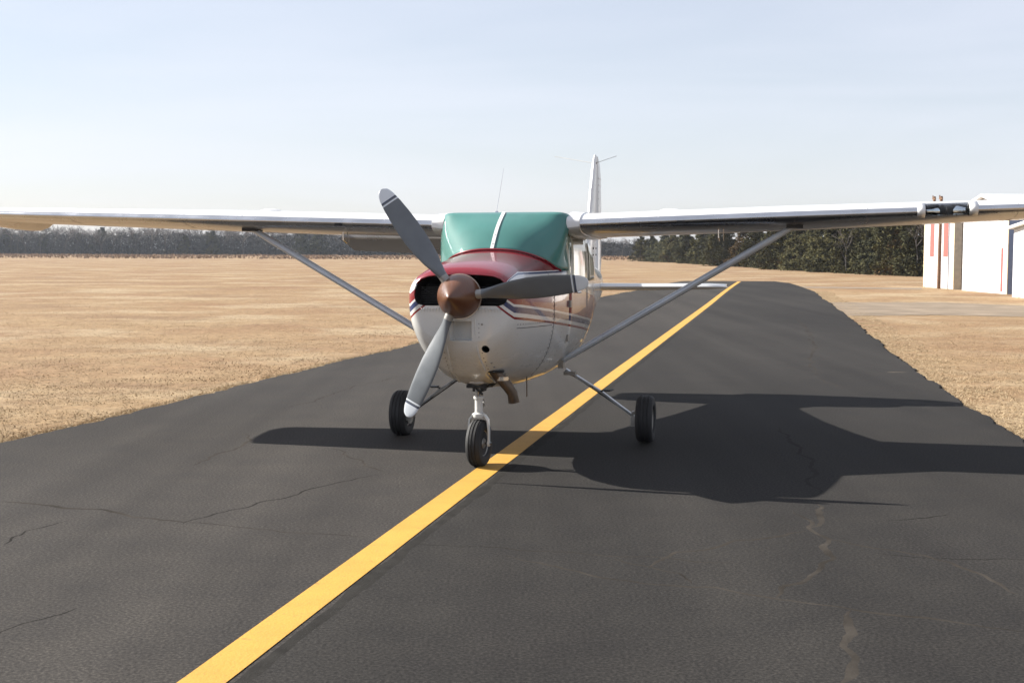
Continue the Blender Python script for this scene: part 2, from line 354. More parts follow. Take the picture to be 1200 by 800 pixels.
cr = [([(905, 699), (932, 683), (955, 667), (972, 652), (968, 632), (945, 618), (940, 600)], .07, M_CRACK),
      ([(945, 618), (965, 608), (962, 590)], .06, M_CRACK),
      ([(590, 650), (700, 676), (800, 688), (905, 699), (1000, 714), (1100, 728), (1200, 742)], .05, M_CRACK),
      ([(765, 665), (800, 648), (860, 636), (945, 622)], .05, M_CRACK),
      ([(985, 800), (1000, 770), (985, 745), (998, 715)], .08, M_CRACK),
      ([(960, 628), (1030, 640), (1085, 650), (1140, 672), (1200, 695)], .045, M_CRACK),
      ([(1030, 650), (1120, 655), (1200, 656)], .03, M_CRACKD),
      ([(1040, 610), (1110, 602)], .03, M_CRACKD),
      ([(720, 655), (790, 672), (800, 684)], .03, M_CRACK),
      ([(0, 587), (60, 592), (150, 603), (215, 612)], .07, M_CRACK),
      ([(215, 613), (250, 600), (320, 585), (400, 565), (440, 556)], .04, M_CRACKD),
      ([(215, 612), (330, 622), (430, 628)], .03, M_CRACK),
      ([(0, 638), (40, 620), (80, 610)], .03, M_CRACKD),
      ([(225, 545), (260, 532), (285, 520), (290, 508)], .05, M_CRACK),
      ([(390, 525), (425, 540), (445, 552)], .04, M_CRACK),
      ([(0, 748), (30, 730), (90, 712)], .025, M_CRACKD),
      ([(410, 690), (450, 665), (470, 640), (560, 640)], .05, M_SEAM),
      ([(910, 500), (930, 520), (950, 540), (955, 580)], .07, M_SEAM),
      ([(560, 640), (720, 652), (860, 660)], .03, M_CRACK),
      ([(945, 385), (955, 405), (950, 420), (955, 440)], .08, M_CRACK), ([(935, 375), (950, 390)], .06, M_CRACK),
      ([(340, 478), (420, 452), (470, 440)], .035, M_CRACK), ([(960, 442), (985, 455)], .04, M_CRACK),
      ([(1040, 436), (1062, 436)], .05, M_CONC)]
for pl, w, m in cr:
    ribbon([gnd(u, v, TW_Z) for u, v in pl], w * 1.0, .0011 if m is not M_CRACKD else .0009, m, wob=1.9)

# driveways to the hangars
def strip(name, far, near, m, label, z=GZ + .008):
    mb = MB(); n = 60; V = []
    for i in range(n + 1):
        s = i / n
        def at(P):
            us = [p[0] for p in P]; u = us[0] + (us[-1] - us[0]) * s; v = float(np.interp(u, us, [p[1] for p in P])); return gnd(u, v, z)
        a, c = at(far), at(near); j = .35 * noise.noise((i * .35, 1, 2)); V += [a + Vector((0, j, 0)), c + Vector((0, .6 * j, 0))]
    mb.add(V, [(2 * i, 2 * i + 1, 2 * i + 3, 2 * i + 2) for i in range(n)])
    return tag(mb.build(name, m, smooth=False), label, 'path', kind='structure')
strip('driveway', [(962, 354), (1100, 354), (1250, 360)], [(985, 370), (1100, 369), (1250, 372)], M_CONC, 'dusty pale concrete driveway joining the taxiway')
strip('path', [(930, 335.5), (1080, 337.2)], [(945, 337.5), (1080, 339.2)], M_CONC, 'thin dusty track leading toward the red-striped shed')

# ------------------------------------------------------------------ dry turf blades near the taxiway
rng = np.random.default_rng(3)
def blades(name, spots, hmin, hmax, wid, m, label, lean=.5):
    n = len(spots); P = np.array(spots); a = rng.uniform(0, 2 * np.pi, n); h = rng.uniform(hmin, hmax, n); w = wid * rng.uniform(.6, 1.5, n)
    le = rng.normal(0, lean, (n, 2)) * h[:, None]
    z0 = np.full(n, GZ)
    V = np.empty((n, 3, 3))
    V[:, 0] = np.c_[P[:, 0] - np.cos(a) * w, P[:, 1] - np.sin(a) * w, z0 - .005]
    V[:, 1] = np.c_[P[:, 0] + np.cos(a) * w, P[:, 1] + np.sin(a) * w, z0 - .005]
    V[:, 2] = np.c_[P[:, 0] + le[:, 0], P[:, 1] + le[:, 1], h + GZ]
    me = bpy.data.meshes.new(name); me.vertices.add(3 * n); me.loops.add(3 * n); me.polygons.add(n)
    me.vertices.foreach_set('co', V.reshape(-1)); me.loops.foreach_set('vertex_index', np.arange(3 * n)); me.polygons.foreach_set('loop_start', np.arange(0, 3 * n, 3))
    me.update(); me.materials.append(m); o = bpy.data.objects.new(name, me); COL.objects.link(o)
    return tag(o, label, 'grass', kind='stuff')
EL2 = sorted(EL, key=lambda p: p.y); ER2 = sorted(ER, key=lambda p: p.y)
eyl, exl = np.array([p.y for p in EL2]), np.array([p.x for p in EL2]); eyr, exr = np.array([p.y for p in ER2]), np.array([p.x for p in ER2])
def spots(n, side, y0, y1, power, wmax, edge_bias):
    y = y0 + (y1 - y0) * rng.uniform(0, 1, n) ** power
    d = wmax * rng.uniform(0, 1, n) ** edge_bias
    x = np.interp(y, eyl, exl) - d + .04 if side < 0 else np.interp(y, eyr, exr) + d - .02
    # clump
    c = np.array([noise.noise((float(a) * 1.3, float(b) * 1.3, 0)) for a, b in zip(x, y)])
    k = rng.uniform(-.55, .45, n) < c
    return np.c_[x, y][k]
def field(n, side, y0, y1):
    y = y0 * (y1 / y0) ** (rng.uniform(0, 1, n) ** 1.25); w = (np.interp(y, eyl, exl) + .46 * y + 2) if side < 0 else np.maximum(.42 * y + 2 - np.interp(y, eyr, exr), .5)
    d = w * rng.uniform(0, 1, n) ** 1.15; x = np.interp(y, eyl, exl) - d + .04 if side < 0 else np.interp(y, eyr, exr) + d - .02
    c = np.array([noise.noise((float(a) * 1.3, float(b) * 1.3, 0)) + .6 * noise.noise((float(a) * .3, float(b) * .3, 5)) for a, b in zip(x, y)])
    return np.c_[x, y][rng.uniform(-.7, .5, n) < c]
blades('grass', field(260000, -1, 10, 120), .004, .016, .007, M_BLADES, 'short dry grass left of the taxiway', 2.2)
fr_ = field(110000, 1, 10, 60); dr0 = gnd(985, 371).y
blades('grass', fr_[fr_[:, 1] < dr0 - 1.0], .004, .016, .007, M_BLADES, 'short dry grass between the taxiway and the driveway', 2.2)
M_PALE = mat('bleached_grass_blade', (.44, .34, .215), .9, 0, 0, .4, 14, spec=.1)
blades('grass', spots(120000, 1, 9, 60, 1.4, .8, 1.5), .006, .02, .005, M_PALE, 'bleached matted grass along the right asphalt edge', 2.0)
rs = spots(26000, -1, 11, 30, 1.3, 2.2, 1)
blades('grass', rs[(rs[:, 1] % 9) < 4][::3], .004, .018, .012, M_BLADES2, 'rust brown weedy patches beside the taxiway edge')
blades('grass', spots(60000, -1, 9, 60, 1.4, .26, .9), .01, .034, .006, M_PALE, 'pale dry grass fringe creeping over the left asphalt edge', .9)
# tall weeds below the far wood and the cedars
def weedline(n, x0, x1, y0, y1, h):
    x = rng.uniform(x0, x1, n); y = rng.uniform(y0, y1, n); c = np.array([noise.noise((float(a) * .06, float(b) * .03, 4)) for a, b in zip(x, y)])
    return np.c_[x, y][rng.uniform(-.5, .5, n) < c]
blades('weeds', weedline(26000, -190, 70, 250, 405, 1), .12, .55, .16, M_BLADES2, 'rust brown tall weeds before the far wood', .4)

# ------------------------------------------------------------------ trees
M_CEDAR = []
for i, (c1, c2) in enumerate((((.030, .031, .014), (.095, .084, .032)), ((.026, .029, .015), (.074, .070, .030)), ((.050, .037, .017), (.135, .088, .035)))):
    m, t, b = newmat('cedar_foliage'); t.links.new(ramp(t, tnoise(t, 1.6, 5), [(.3, c1), (.7, c2)]), b.inputs['Base Color']); b.inputs['Roughness'].default_value = .9; b.inputs['Specular IOR Level'].default_value = .15; M_CEDAR.append(m)
M_BARK = mat('grey_bark', (.055, .047, .041), .9, 0, 0, .3, 3)
M_TWIG = mat('bare_twigs', (.125, .108, .098), .95, 0, 0, .35, .7)
def cedar_mesh(i, seed, h=5.0, wide=.32, dens=6500):
    r = random.Random(seed); V = []; Fc = []
    lobes = []
    nl = 60
    for k in range(nl):
        s = (k + r.random()) / nl; z = h * (.02 + .95 * s ** 1.15)
        rad = h * wide * (min(1, .72 + s * 2)) * (1 - s) ** .55 * r.uniform(.25, 1.08); a = r.uniform(0, 2 * math.pi)
        lobes.append((rad * math.cos(a), rad * math.sin(a), z, h * (.04 + .085 * (1 - s)) * r.uniform(.45, 1.5)))
    for k in range(dens):
        lx, ly, lz, lr = r.choice(lobes)
        d = Vector((r.gauss(0, 1), r.gauss(0, 1), r.gauss(0, 1.15))).normalized() * lr * r.uniform(.55, 1.05)
        p = Vector((lx, ly, max(.05, lz))) + d
        p.z = max(.04, p.z)
        q = Vector((r.gauss(0, 1), r.gauss(0, 1), r.gauss(.5, .8))).normalized(); s = r.uniform(.05, .13) * h / 5
        w = q.cross(Vector((r.random(), r.random(), r.random()))).normalized() * s * .5
        b_ = len(V); V += [p - w, p + w, p + q * s * 1.9 + w * .3, p + q * s * 1.7 - w * .5]; Fc.append((b_, b_ + 1, b_ + 2, b_ + 3))
    me = bpy.data.meshes.new('crown'); me.from_pydata([tuple(v) for v in V], [], Fc); me.materials.append(M_CEDAR[i]); return me
def trunk_mesh(h, r0):
    mb = MB(); mb.tube([(0, 0, -.1), (.03, 0, h * .3), (-.02, .03, h * .62), (0, 0, h * .9)], [r0, r0 * .8, r0 * .45, r0 * .1], 7)
    me = bpy.data.meshes.new('trunk'); me.from_pydata(mb.v, [], mb.f); me.materials.append(M_BARK); return me
def bare_mesh(seed, h, twigs=True):
    r = random.Random(seed); mb = MB(); tw_ = MB()
    def grow(p, d, L, rad, lev):
        q = p + d * L
        (mb if lev < 2 else tw_).sweep([(p, rad, rad), (q, rad * .68, rad * .68)], circ(4 if lev < 2 else 3), 0, False, up=Vector((.1, .2, 1)))
        if lev >= 5: return
        for k in range(r.choice((2, 3, 3)) if lev < 4 else 3):
            nd_ = (d + Vector((r.gauss(0, .5), r.gauss(0, .5), r.gauss(.12, .3)))).normalized()
            grow(p.lerp(q, r.uniform(.55, 1)), nd_, L * r.uniform(.6, .85), rad * .62, lev + 1)
    grow(Vector((0, 0, -.1)), Vector((r.gauss(0, .06), r.gauss(0, .06), 1)).normalized(), h * .30, h * .017, 0)
    zm = max(v[2] for v in mb.v + tw_.v); k = h / zm
    a = bpy.data.meshes.new('trunk'); a.from_pydata([tuple(Vector(v) * k) for v in mb.v], [], mb.f); a.materials.append(M_BARK)
    c = bpy.data.meshes.new('crown'); c.from_pydata([tuple(Vector(v) * k) for v in tw_.v], [], tw_.f); c.materials.append(M_TWIG)
    return a, c
CED = [cedar_mesh(0, 11), cedar_mesh(1, 12, 5, .40), cedar_mesh(2, 13, 5, .35), cedar_mesh(0, 14, 5, .46, 8000), cedar_mesh(2, 15, 5, .27), cedar_mesh(1, 16, 5, .36)]
CTR = trunk_mesh(5, .11)
BARE = [bare_mesh(s, 6) for s in (21, 22, 23, 24)]
def link(name, me, parent=None):
    o = bpy.data.objects.new(name, me); COL.objects.link(o); o.parent = parent; return o
def cedar(x, y, h, k, label, group, wide=1):
    e = empty('cedar_tree', (x, y, GZ), random.uniform(0, 6.3)); s = h / 5; e.scale = (s * wide, s * wide, s)
    link('crown', CED[k], e); link('trunk', CTR, e); tag(e, label, 'tree', group); return e
def bare(x, y, h, k, label, group, wide=1):
    e = empty('bare_tree', (x, y, GZ), random.uniform(0, 6.3)); s = h / 6; e.scale = (s * wide, s * wide, s)
    link('trunk', BARE[k][0], e); link('crown', BARE[k][1], e); tag(e, label, 'tree', group); return e
rt = random.Random(5)
base_u = [742, 800, 850, 900, 950, 1000, 1080, 1140]; base_d = [235, 205, 166, 142, 124, 111, 99, 95]
def treeline(u): return float(np.interp(u, base_u, base_d))
u = 750
LBL = {0: 'dark green cedar in the dense row beyond the taxiway', 1: 'dark green cedar in the dense row beyond the taxiway', 3: 'dark green cedar in the dense row beyond the taxiway', 5: 'dark green cedar in the dense row beyond the taxiway', 2: 'brownish green cedar in the dense row beyond the taxiway', 4: 'brownish green cedar in the dense row beyond the taxiway'}
first = True
while u < 1150:
    d = treeline(u); h = rt.uniform(3.4, 4.6) + (0.6 if u > 880 else .3 if u > 800 else -.1)
    k = rt.choice((0, 1, 2, 3, 4, 5, 0, 3))
    if u < 765: h, k, wd = 4.3, 3, 1.25
    else: wd = rt.uniform(1.1, 1.45)
    x = (u - 600) / F_PX * d
    cedar(x, d, h, k, 'broad dark cedar ending the row beside the far open field' if first else LBL[k], 'cedars in the row beyond the taxiway', wd); first = False
    # low bush in front, taller tree behind
    if rt.random() < .55: cedar(x + rt.uniform(-1, 1), d - rt.uniform(1, 2.2), rt.uniform(1.6, 2.6), rt.choice((2, 4, 0)), 'low young cedar at the front foot of the cedar row', 'young cedars at the foot of the row', 1.2)
    if u > 775: cedar(x + rt.uniform(-1.5, 1.5), d + rt.uniform(2.5, 5), h * rt.uniform(1.0, 1.12), rt.choice((0, 1, 3, 5)), 'tall cedar half hidden behind the front cedar row', 'cedars behind the front row', 1.45)
    if u > 870 and rt.random() < .6: bare(x + rt.uniform(-2, 2), d + rt.uniform(.8, 3), rt.uniform(4.2, 5.2), rt.randrange(4), 'pale leafless tree standing among the cedars', 'bare trees among the cedars')
    u += rt.uniform(1.3, 2.3) / d * F_PX * .85
# far wood across the left field and behind the aeroplane
for row, (dy, n) in enumerate(((0, 84), (5, 84), (12, 80))):
    for i in range(n):
        x = -190 + 262 * (i + rt.uniform(.1, .9)) / n; y = 412 + dy + rt.uniform(-3, 3) - (0 if x < 20 else (x - 20) * .6)
        fall = 1 if x < -60 else max(.62, 1 - (x + 60) / 260)
        if rt.random() < (.24 if x < -60 else .14) and row < 2:
            cedar(x, y, rt.uniform(5.8, 8.4) * fall, rt.choice((0, 1, 5)), 'dark cedar among grey trees of the far wood', 'cedars of the far wood', 1.3)
        else:
            bare(x, y, rt.uniform(8.0, 9.8) * fall + row * .3, rt.randrange(4), 'bare grey tree of the far wood across the field', 'bare trees of the far wood', 1.15)
# tangled undergrowth of the wood (cannot be counted)
V = []; Fc = []; r = random.Random(9)
for k in range(190000):
    x = r.uniform(-195, 75); y = 410 + r.uniform(0, 22) - (0 if x < 20 else (x - 20) * .6); top = (6.2 + 1.6 * noise.noise((x * .07, y * .1, 2)) + 1.1 * noise.noise((x * .3, y * .3, 7))) * (1 if x < -60 else max(.6, 1 - (x + 60) / 260))
    p = Vector((x, y, r.uniform(0, 1) ** 1.25 * top)); q = Vector((r.gauss(0, 1), r.gauss(0, 1), r.gauss(.4, 1))).normalized() * r.uniform(.25, .7); w = q.cross(Vector((r.random(), 1, r.random()))).normalized() * r.uniform(.06, .2)
    b_ = len(V); V += [p - w, p + w, p + q]; Fc.append((b_, b_ + 1, b_ + 2))
me = bpy.data.meshes.new('undergrowth'); me.from_pydata([tuple(v) for v in V], [], Fc); me.materials.append(mat('wood_undergrowth', (.034, .034, .035), .95, 0, 0, .5, .12))
tag(link('undergrowth', me), 'dark tangled undergrowth filling the far wood', 'undergrowth', kind='stuff')

# ------------------------------------------------------------------ hangars
def wallbox(mb, x0, x1, y0, y1, z0, z1, m=0): mb.box(((x0 + x1) / 2, (y0 + y1) / 2, (z0 + z1) / 2), (x1 - x0, y1 - y0, z1 - z0), None, m)
def part(name, boxes, m, parent):
    mb = MB()
    for b_ in boxes: wallbox(mb, *b_)
    return mb.build(name, m, parent, smooth=False)
def gable(name, y0, y1, x0, x1, ze, zr, wm, sidem, rm, label, oh=.25):
    e = empty(name, (x0, (y0 + y1) / 2, GZ)); hw = (y1 - y0) / 2; L = x1 - x0
    mb = MB(); prof = [(-hw, 0), (hw, 0), (hw, ze), (0, zr), (-hw, ze)]
    V = [(0, a, z) for a, z in prof] + [(L, a, z) for a, z in prof]
    mb.add(V, [(0, 1, 2, 3, 4), (5, 6, 7, 8, 9)], 0); mb.add(V, [(0, 1, 6, 5), (1, 2, 7, 6), (4, 0, 5, 9)], 1)
    mb.build('wall', [wm, sidem], e, smooth=False)
    mr = MB(); th = .10
    for s in (-1, 1):
        sl = (zr - ze) / hw; ov = .15
        pa = [(s * (hw + ov), ze - sl * ov + .02), (0, zr + .02), (0, zr + .02 + th), (s * (hw + ov), ze - sl * ov + .02 + th)]
        V = [(-oh, a, z) for a, z in pa] + [(L + oh, a, z) for a, z in pa]
        mr.add(V, [(0, 1, 2, 3), (4, 5, 6, 7), (0, 1, 5, 4), (1, 2, 6, 5), (2, 3, 7, 6), (3, 0, 4, 7)])
    mr.build('roof', rm, e, smooth=False)
    return tag(e, label, 'hangar')
HX = 21.4
# tall flat-fronted shed with red stripes (farthest)
eA = empty('shed', (HX, 67.05, GZ)); tag(eA, 'white shed with two red vertical stripes on its front', 'shed')
part('wall', [(0, 9, -2.33, 2.35, 0, 3.55)], [M_HANG], eA); part('roof', [(-.12, 9.1, -2.45, 2.45, 3.552, 3.68)], [M_ROOF], eA)
part('red_stripe', [(-.02, -.002, .80, 1.42, 1.57, 3.54)], [M_REDTRIM], eA); part('red_stripe', [(-.02, -.002, -1.36, -.70, 1.57, 3.54)], [M_REDTRIM], eA)
part('corner_trim', [(-.03, .35, -2.36, -1.88, 0, 3.54)], [M_CREAMTRIM], eA); part('corner_trim', [(-.03, .02, 2.16, 2.37, 0, 3.54)], [M_CREAMTRIM], eA)
part('shaded_side', [(.36, 8.9, -2.37, -2.332, 0, 3.52)], [M_SHADE_BROWN], eA)  # thin sheet painted in the shade tone of the side facing the camera
# middle hangar
eB = gable('hangar', 57.4, 63.2, HX - .1, HX + 17, 3.72, 4.28, M_HANG, M_SHADE_BLUE, M_ROOF, 'large plain white gabled hangar beside the red-striped shed')  # side walls carry their shade as a blue base colour
part('corner_trim', [(-.03, .0, -2.9, -2.6, 0, 3.7)], [M_CREAMTRIM], eB); part('door_jamb', [(-.025, -.002, -2.28, -2.12, .1, 2.0)], [M_REDTRIM], eB)
for k in range(4): part('door_panel', [(-.018 - .008 * (k % 2), -.003, -2.08 + k * 1.2, -.90 + k * 1.2, .05, 2.9)], [M_DOOR], eB)
# low hangar with open gable (nearest)
eC = gable('hangar', 43.9, 53.9, HX - 1.2, HX + 13, 2.72, 3.28, M_HANG, M_HANG, M_ROOF, 'low white hangar with a white overhead door nearest the taxiway')
dp = part('door_frame', [(-.04, -.003, 4.25, 4.5, 0, 2.3), (-.04, -.003, -4.5, -4.25, 0, 2.3), (-.04, -.003, -4.5, 4.5, 2.302, 2.45)], [M_HANGC], eC)
for k in range(5): part('door_panel', [(-.02, -.004, -4.24, 4.24, .02 + k * .455, .465 + k * .455)], [M_DOOR], eC)
part('header_gap', [(-.012, -.002, -4.24, 4.24, 2.297, 2.301)], [M_DARK], eC)
for i, (uu, dd, hh, lb) in enumerate(((1099.5, 65.7, 4.50, 'brown wooden pole standing before the red-striped shed'), (1091.5, 70.5, 4.68, 'wooden pole showing its top behind the red-striped shed'))):
    x = (uu - 600) / F_PX * dd; mb = MB(); mb.tube([(0, 0, -.2), (0, 0, hh * .5), (.02, 0, hh)], [.095, .085, .07], 10); mb.box((0, 0, hh - .12), (.05, .5, .06)); mb.tube([(0, .2, hh - .1), (0, .2, hh + .06)], .03, 6)
    o = mb.build('wooden_pole', M_POLE); o.location = (x, dd, 0); tag(o, lb, 'pole')

# ------------------------------------------------------------------ AEROPLANE
PSI = 12.545
AC = empty('light_aircraft', (-.41, 10.234, TW_Z - .002), R(-PSI)); AC.rotation_euler.y = -.006
tag(AC, 'high-wing single-engine aeroplane, red and white, parked on the yellow taxiway line', 'aeroplane')
DZ = -TW_Z
# local axes: x = aeroplane's left (picture right), y = aft, z = up.  propeller disc at y = 0
SEC = np.array([  # a, w, top, zm, bot, n_up, n_lo
    [.10, .395, 1.605, 1.41, 1.05, 2.7, 2.7], [.13, .425, 1.632, 1.40, .995, 2.6, 2.6], [.20, .450, 1.655, 1.39, .915, 2.5, 2.45], [.35, .480, 1.683, 1.37, .79, 2.45, 2.3],
    [.6, .512, 1.716, 1.36, .685, 2.4, 2.3], [.9, .540, 1.748, 1.35, .63, 2.4, 2.35], [1.15, .555, 1.770, 1.34, .61, 2.45, 2.5], [1.40, .562, 1.79, 1.33, .605, 2.6, 2.6],
    [1.58, .565, 1.94, 1.32, .605, 3.5, 2.7], [1.72, .567, 2.085, 1.32, .605, 5, 2.8], [2.3, .567, 2.09, 1.32, .61, 5, 2.8], [2.8, .56, 2.07, 1.32, .625, 4.5, 2.7], [3.25, .535, 2.02, 1.33, .66, 3.6, 2.5], [3.8, .47, 1.92, 1.34, .73, 2.8, 2.3],
    [4.6, .36, 1.79, 1.35, .87, 2.4, 2.2], [5.5, .25, 1.67, 1.36, 1.0, 2.3, 2.2], [6.3, .16, 1.58, 1.36, 1.10, 2.3, 2.2], [7.0, .06, 1.50, 1.35, 1.19, 2.2, 2.2]])
def sec(a): return [float(np.interp(a, SEC[:, 0], SEC[:, k])) for k in range(1, 7)]
def ring(a, n=56, grow=0):
    w, top, zm, bot, nu, nl = sec(a); P = []
    for k in range(n):
        t = 2 * math.pi * k / n; c, s = math.cos(t), math.sin(t); e = nu if s >= 0 else nl; h = (top - zm) if s >= 0 else (zm - bot)
        P.append((math.copysign(abs(c) ** (2 / e), c) * (w + grow), a, zm + math.copysign(abs(s) ** (2 / e), s) * (h + grow)))
    return P
def hull_l(a, z):
    w, top, zm, bot, nu, nl = sec(a); q = (z - zm) / (top - zm) if z >= zm else (zm - z) / (zm - bot); e = nu if z >= zm else nl
    return w * max(0, 1 - min(1, q) ** e) ** (1 / e)
def hull_z(a, l):
    w, top, zm, bot, nu, nl = sec(a); return zm + (top - zm) * max(0, 1 - min(1, abs(l) / w) ** nu) ** (1 / nu)
def loft(As, n=56, grow=0, capf=True, capr=True, frontround=False):
    mb = MB(); V = []
    for a in As: V += ring(a, n, grow)
    Fc = [(i * n + j, i * n + (j + 1) % n, (i + 1) * n + (j + 1) % n, (i + 1) * n + j) for i in range(len(As) - 1) for j in range(n)]
    if capf: Fc.append(tuple(range(n)))
    if capr: Fc.append(tuple(range((len(As) - 1) * n, len(As) * n)))
    mb.add(V, Fc); return mb
# --- cowling with intake openings cut in
COWL_END = 1.09
As = [.10, .112, .13, .16, .20, .27, .35, .45, .6, .75, .9, COWL_END]
cm = loft(As, 72)
# rounded nose lip: inner ring in front of the first section
n = 72; inner = [(x * .93, .088, 1.33 + (z - 1.33) * .93) for x, a, z in ring(.10, n)]
cm.v += inner; b_ = len(cm.v) - n; cm.f = [f for f in cm.f if not (len(f) == n and f[0] == 0)]; cm.m = [0] * len(cm.f)
cm.add([], []); cm.f += [(b_ + j, b_ + (j + 1) % n, (j + 1) % n, j) for j in range(n)] + [tuple(range(b_, b_ + n))]; cm.m = [0] * len(cm.f)
cowl = cm.build('cowling', [PAINT, M_DARK, M_ALU2], AC)
def prism(outline, y0, y1, taper=1.0):
    n = len(outline); cx = sum(p[0] for p in outline) / n; cz = sum(p[1] for p in outline) / n
    V = [(x, y0, z) for x, z in outline] + [(cx + (x - cx) * taper, y1, cz + (z - cz) * taper) for x, z in outline]
    return V, [tuple(range(n)), tuple(range(n, 2 * n))] + [(i, (i + 1) % n, n + (i + 1) % n, n + i) for i in range(n)]
IN = [(-.375, 1.43), (-.372, 1.475), (-.352, 1.52), (-.315, 1.553), (-.26, 1.572), (-.16, 1.582), (-.06, 1.585), (-.06, 1.342), (-.30, 1.342), (-.345, 1.355), (-.368, 1.385)]
cuts = []
for s in (-1, 1): cuts.append(prism([(x * -s, z) for x, z in IN], -.1, .42))
cuts.append(prism([(-.10, 1.06), (.10, 1.06), (.10, 1.235), (-.10, 1.235)], -.1, .19, .8))
cuts.append(prism([(.185 + .03 * math.cos(k * math.pi / 8), 1.005 + .03 * math.sin(k * math.pi / 8)) for k in range(16)], -.1, .5))
cutters = []
for ci, (V, Fc) in enumerate(cuts):
    c = obj('cutter', V, Fc, [PAINT, M_DARK, M_ALU2], AC, [0 if ci == 2 else 1] * len(Fc), smooth=False); cutters.append(c)  # intake and round hole walls coloured dark to deepen the shade inside
    md = cowl.modifiers.new('b', 'BOOLEAN'); md.operation = 'DIFFERENCE'; md.object = c; md.solver = 'EXACT'
bpy.context.view_layer.update()
dg = bpy.context.evaluated_depsgraph_get(); nm = bpy.data.meshes.new_from_object(cowl.evaluated_get(dg))
cowl.modifiers.clear(); cowl.data = nm; nm.name = 'cowling'
nm.polygons.foreach_set('use_smooth', [True] * len(nm.polygons)); nm.set_sharp_from_angle(angle=R(38))
for c in cutters: bpy.data.objects.remove(c)
# engine seen in the intakes
for s in (-1, 1):
    mb = MB()
    for k in range(10): mb.box((s * .24, .27 + .004 * (k % 2), 1.355 + k * .014), (.24, .1, .006))
    mb.box((s * .24, .36, 1.42), (.2, .1, .16), None, 1)
    mb.tube([(s * .34, .2, 1.475), (s * .12, .2, 1.365)], .005, 6)
    mb.build('cylinder_fins', [M_FIN, M_DARK], cowl, smooth=False)
for s in (-1, 1):
    for k in range(8):
        x = s * (.15 + k * .024); mb = MB(); mb.tube([(x, .092, 1.332), (x, .084, 1.318), (x, .09, 1.285)], [.004, .0065, .003], 6); mb.build('vent_rib', PAINT, cowl)
# intake lip rings
for s in (-1, 1):
    pts = [Vector((x * -s, .098 + .05 * max(0, abs(x) - .30), z)) for x, z in IN[:7]]; mb = MB(); mb.tube(pts, .006, 8); mb.build('intake_lip', PAINT, cowl)
# cowling seams, screws
def hull_pt(a, z, s, off): return Vector((s * (hull_l(a, z) + off), a, z))
def seam(pts, r=.003, m=None, parent=None, name='seam'):
    mb = MB(); mb.tube(pts, r, 5); return mb.build(name, m or M_RUBBER, parent)
for s in (-1, 1):
    seam([hull_pt(1.088, z, s, -.0005) for z in np.arange(.72, 1.76, .06)], .0035, parent=cowl)
    seam([hull_pt(a, 1.17 - .02 * a, s, -.0012) for a in np.arange(.2, 1.09, .07)], .003, parent=cowl)
    # chin ridge beside the centre panel
    pts = [Vector((s * .115, .086, 1.24)), Vector((s * .118, .092, 1.12))] + [Vector((s * (.12 + .06 * (a - .1)), a, None or 0)) for a in (.13, .2, .3, .42, .6)]
    for p in pts[2:]:
        w, top, zm, bot, nu, nl = sec(p.y); p.z = zm - (zm - bot) * (1 - (abs(p.x) / w) ** nl) ** (1 / nl) - .001
    seam(pts, .009, PAINT, cowl, 'chin_ridge')
for k in range(9):
    a = .12 + k * .05; w, top, zm, bot, nu, nl = sec(a); x = .17 + .01 * k
    z = zm - (zm - bot) * (1 - (x / w) ** nl) ** (1 / nl)
    if k < 3: z = 1.20 - k * .055; a = .088 + k * .008
    mb = MB(); mb.lathe([(-.004, .004), (-.003, .009), (.004, .009)], 8, 'y', (x, a, z)); mb.build('screw', M_HUB, cowl)
def rivets(name, P, rad, parent):
    mb = MB()
    for p in P: mb.add([p + Vector(d) * rad for d in ((-1, 0, 0), (1, 0, 0), (0, -1, 0), (0, 1, 0), (0, 0, -1), (0, 0, 1))], [(0, 2, 5), (2, 1, 5), (1, 3, 5), (3, 0, 5), (2, 0, 4), (1, 2, 4), (3, 1, 4), (0, 3, 4)])
    return tag(mb.build(name, M_FIN, parent), kind='stuff')
RP = []
for s in (-1, 1):
    RP += [hull_pt(a, z, s, 0) for a in (1.055,) for z in np.arange(.78, 1.70, .035)] + [hull_pt(a, 1.20 - .02 * a, s, 0) for a in np.arange(.2, 1.05, .045)]
    for a in np.arange(.16, .62, .04):
        x = .15 + .05 * (a - .1); w, top, zm, bot, nu, nl = sec(a); RP.append(Vector((s * x, a, zm - (zm - bot) * (1 - (x / w) ** nl) ** (1 / nl))))
    RP += [Vector((s * .145, .089, z)) for z in np.arange(1.10, 1.24, .035)]
rivets('rivets', RP, .0055, cowl)
# --- fuselage
FA = [COWL_END + .004, 1.15, 1.28, 1.40, 1.50, 1.58, 1.65, 1.72, 1.9, 2.1, 2.3, 2.55, 2.8, 3.0, 3.25, 3.5, 3.8, 4.2, 4.6, 5.0, 5.5, 5.9, 6.3, 6.7, 7.0]
fus = loft(FA, 72).build('fuselage', PAINT, AC)
RP = []
for s in (-1, 1):
    for a in (1.13, 1.42, 2.78, 3.3, 3.9, 4.6, 5.3): RP += [hull_pt(a, z, s, 0) for z in np.arange(sec(a)[3] + .1, min(1.40, sec(a)[1] - .1), .04)]
rivets('rivets', RP, .0035, fus)
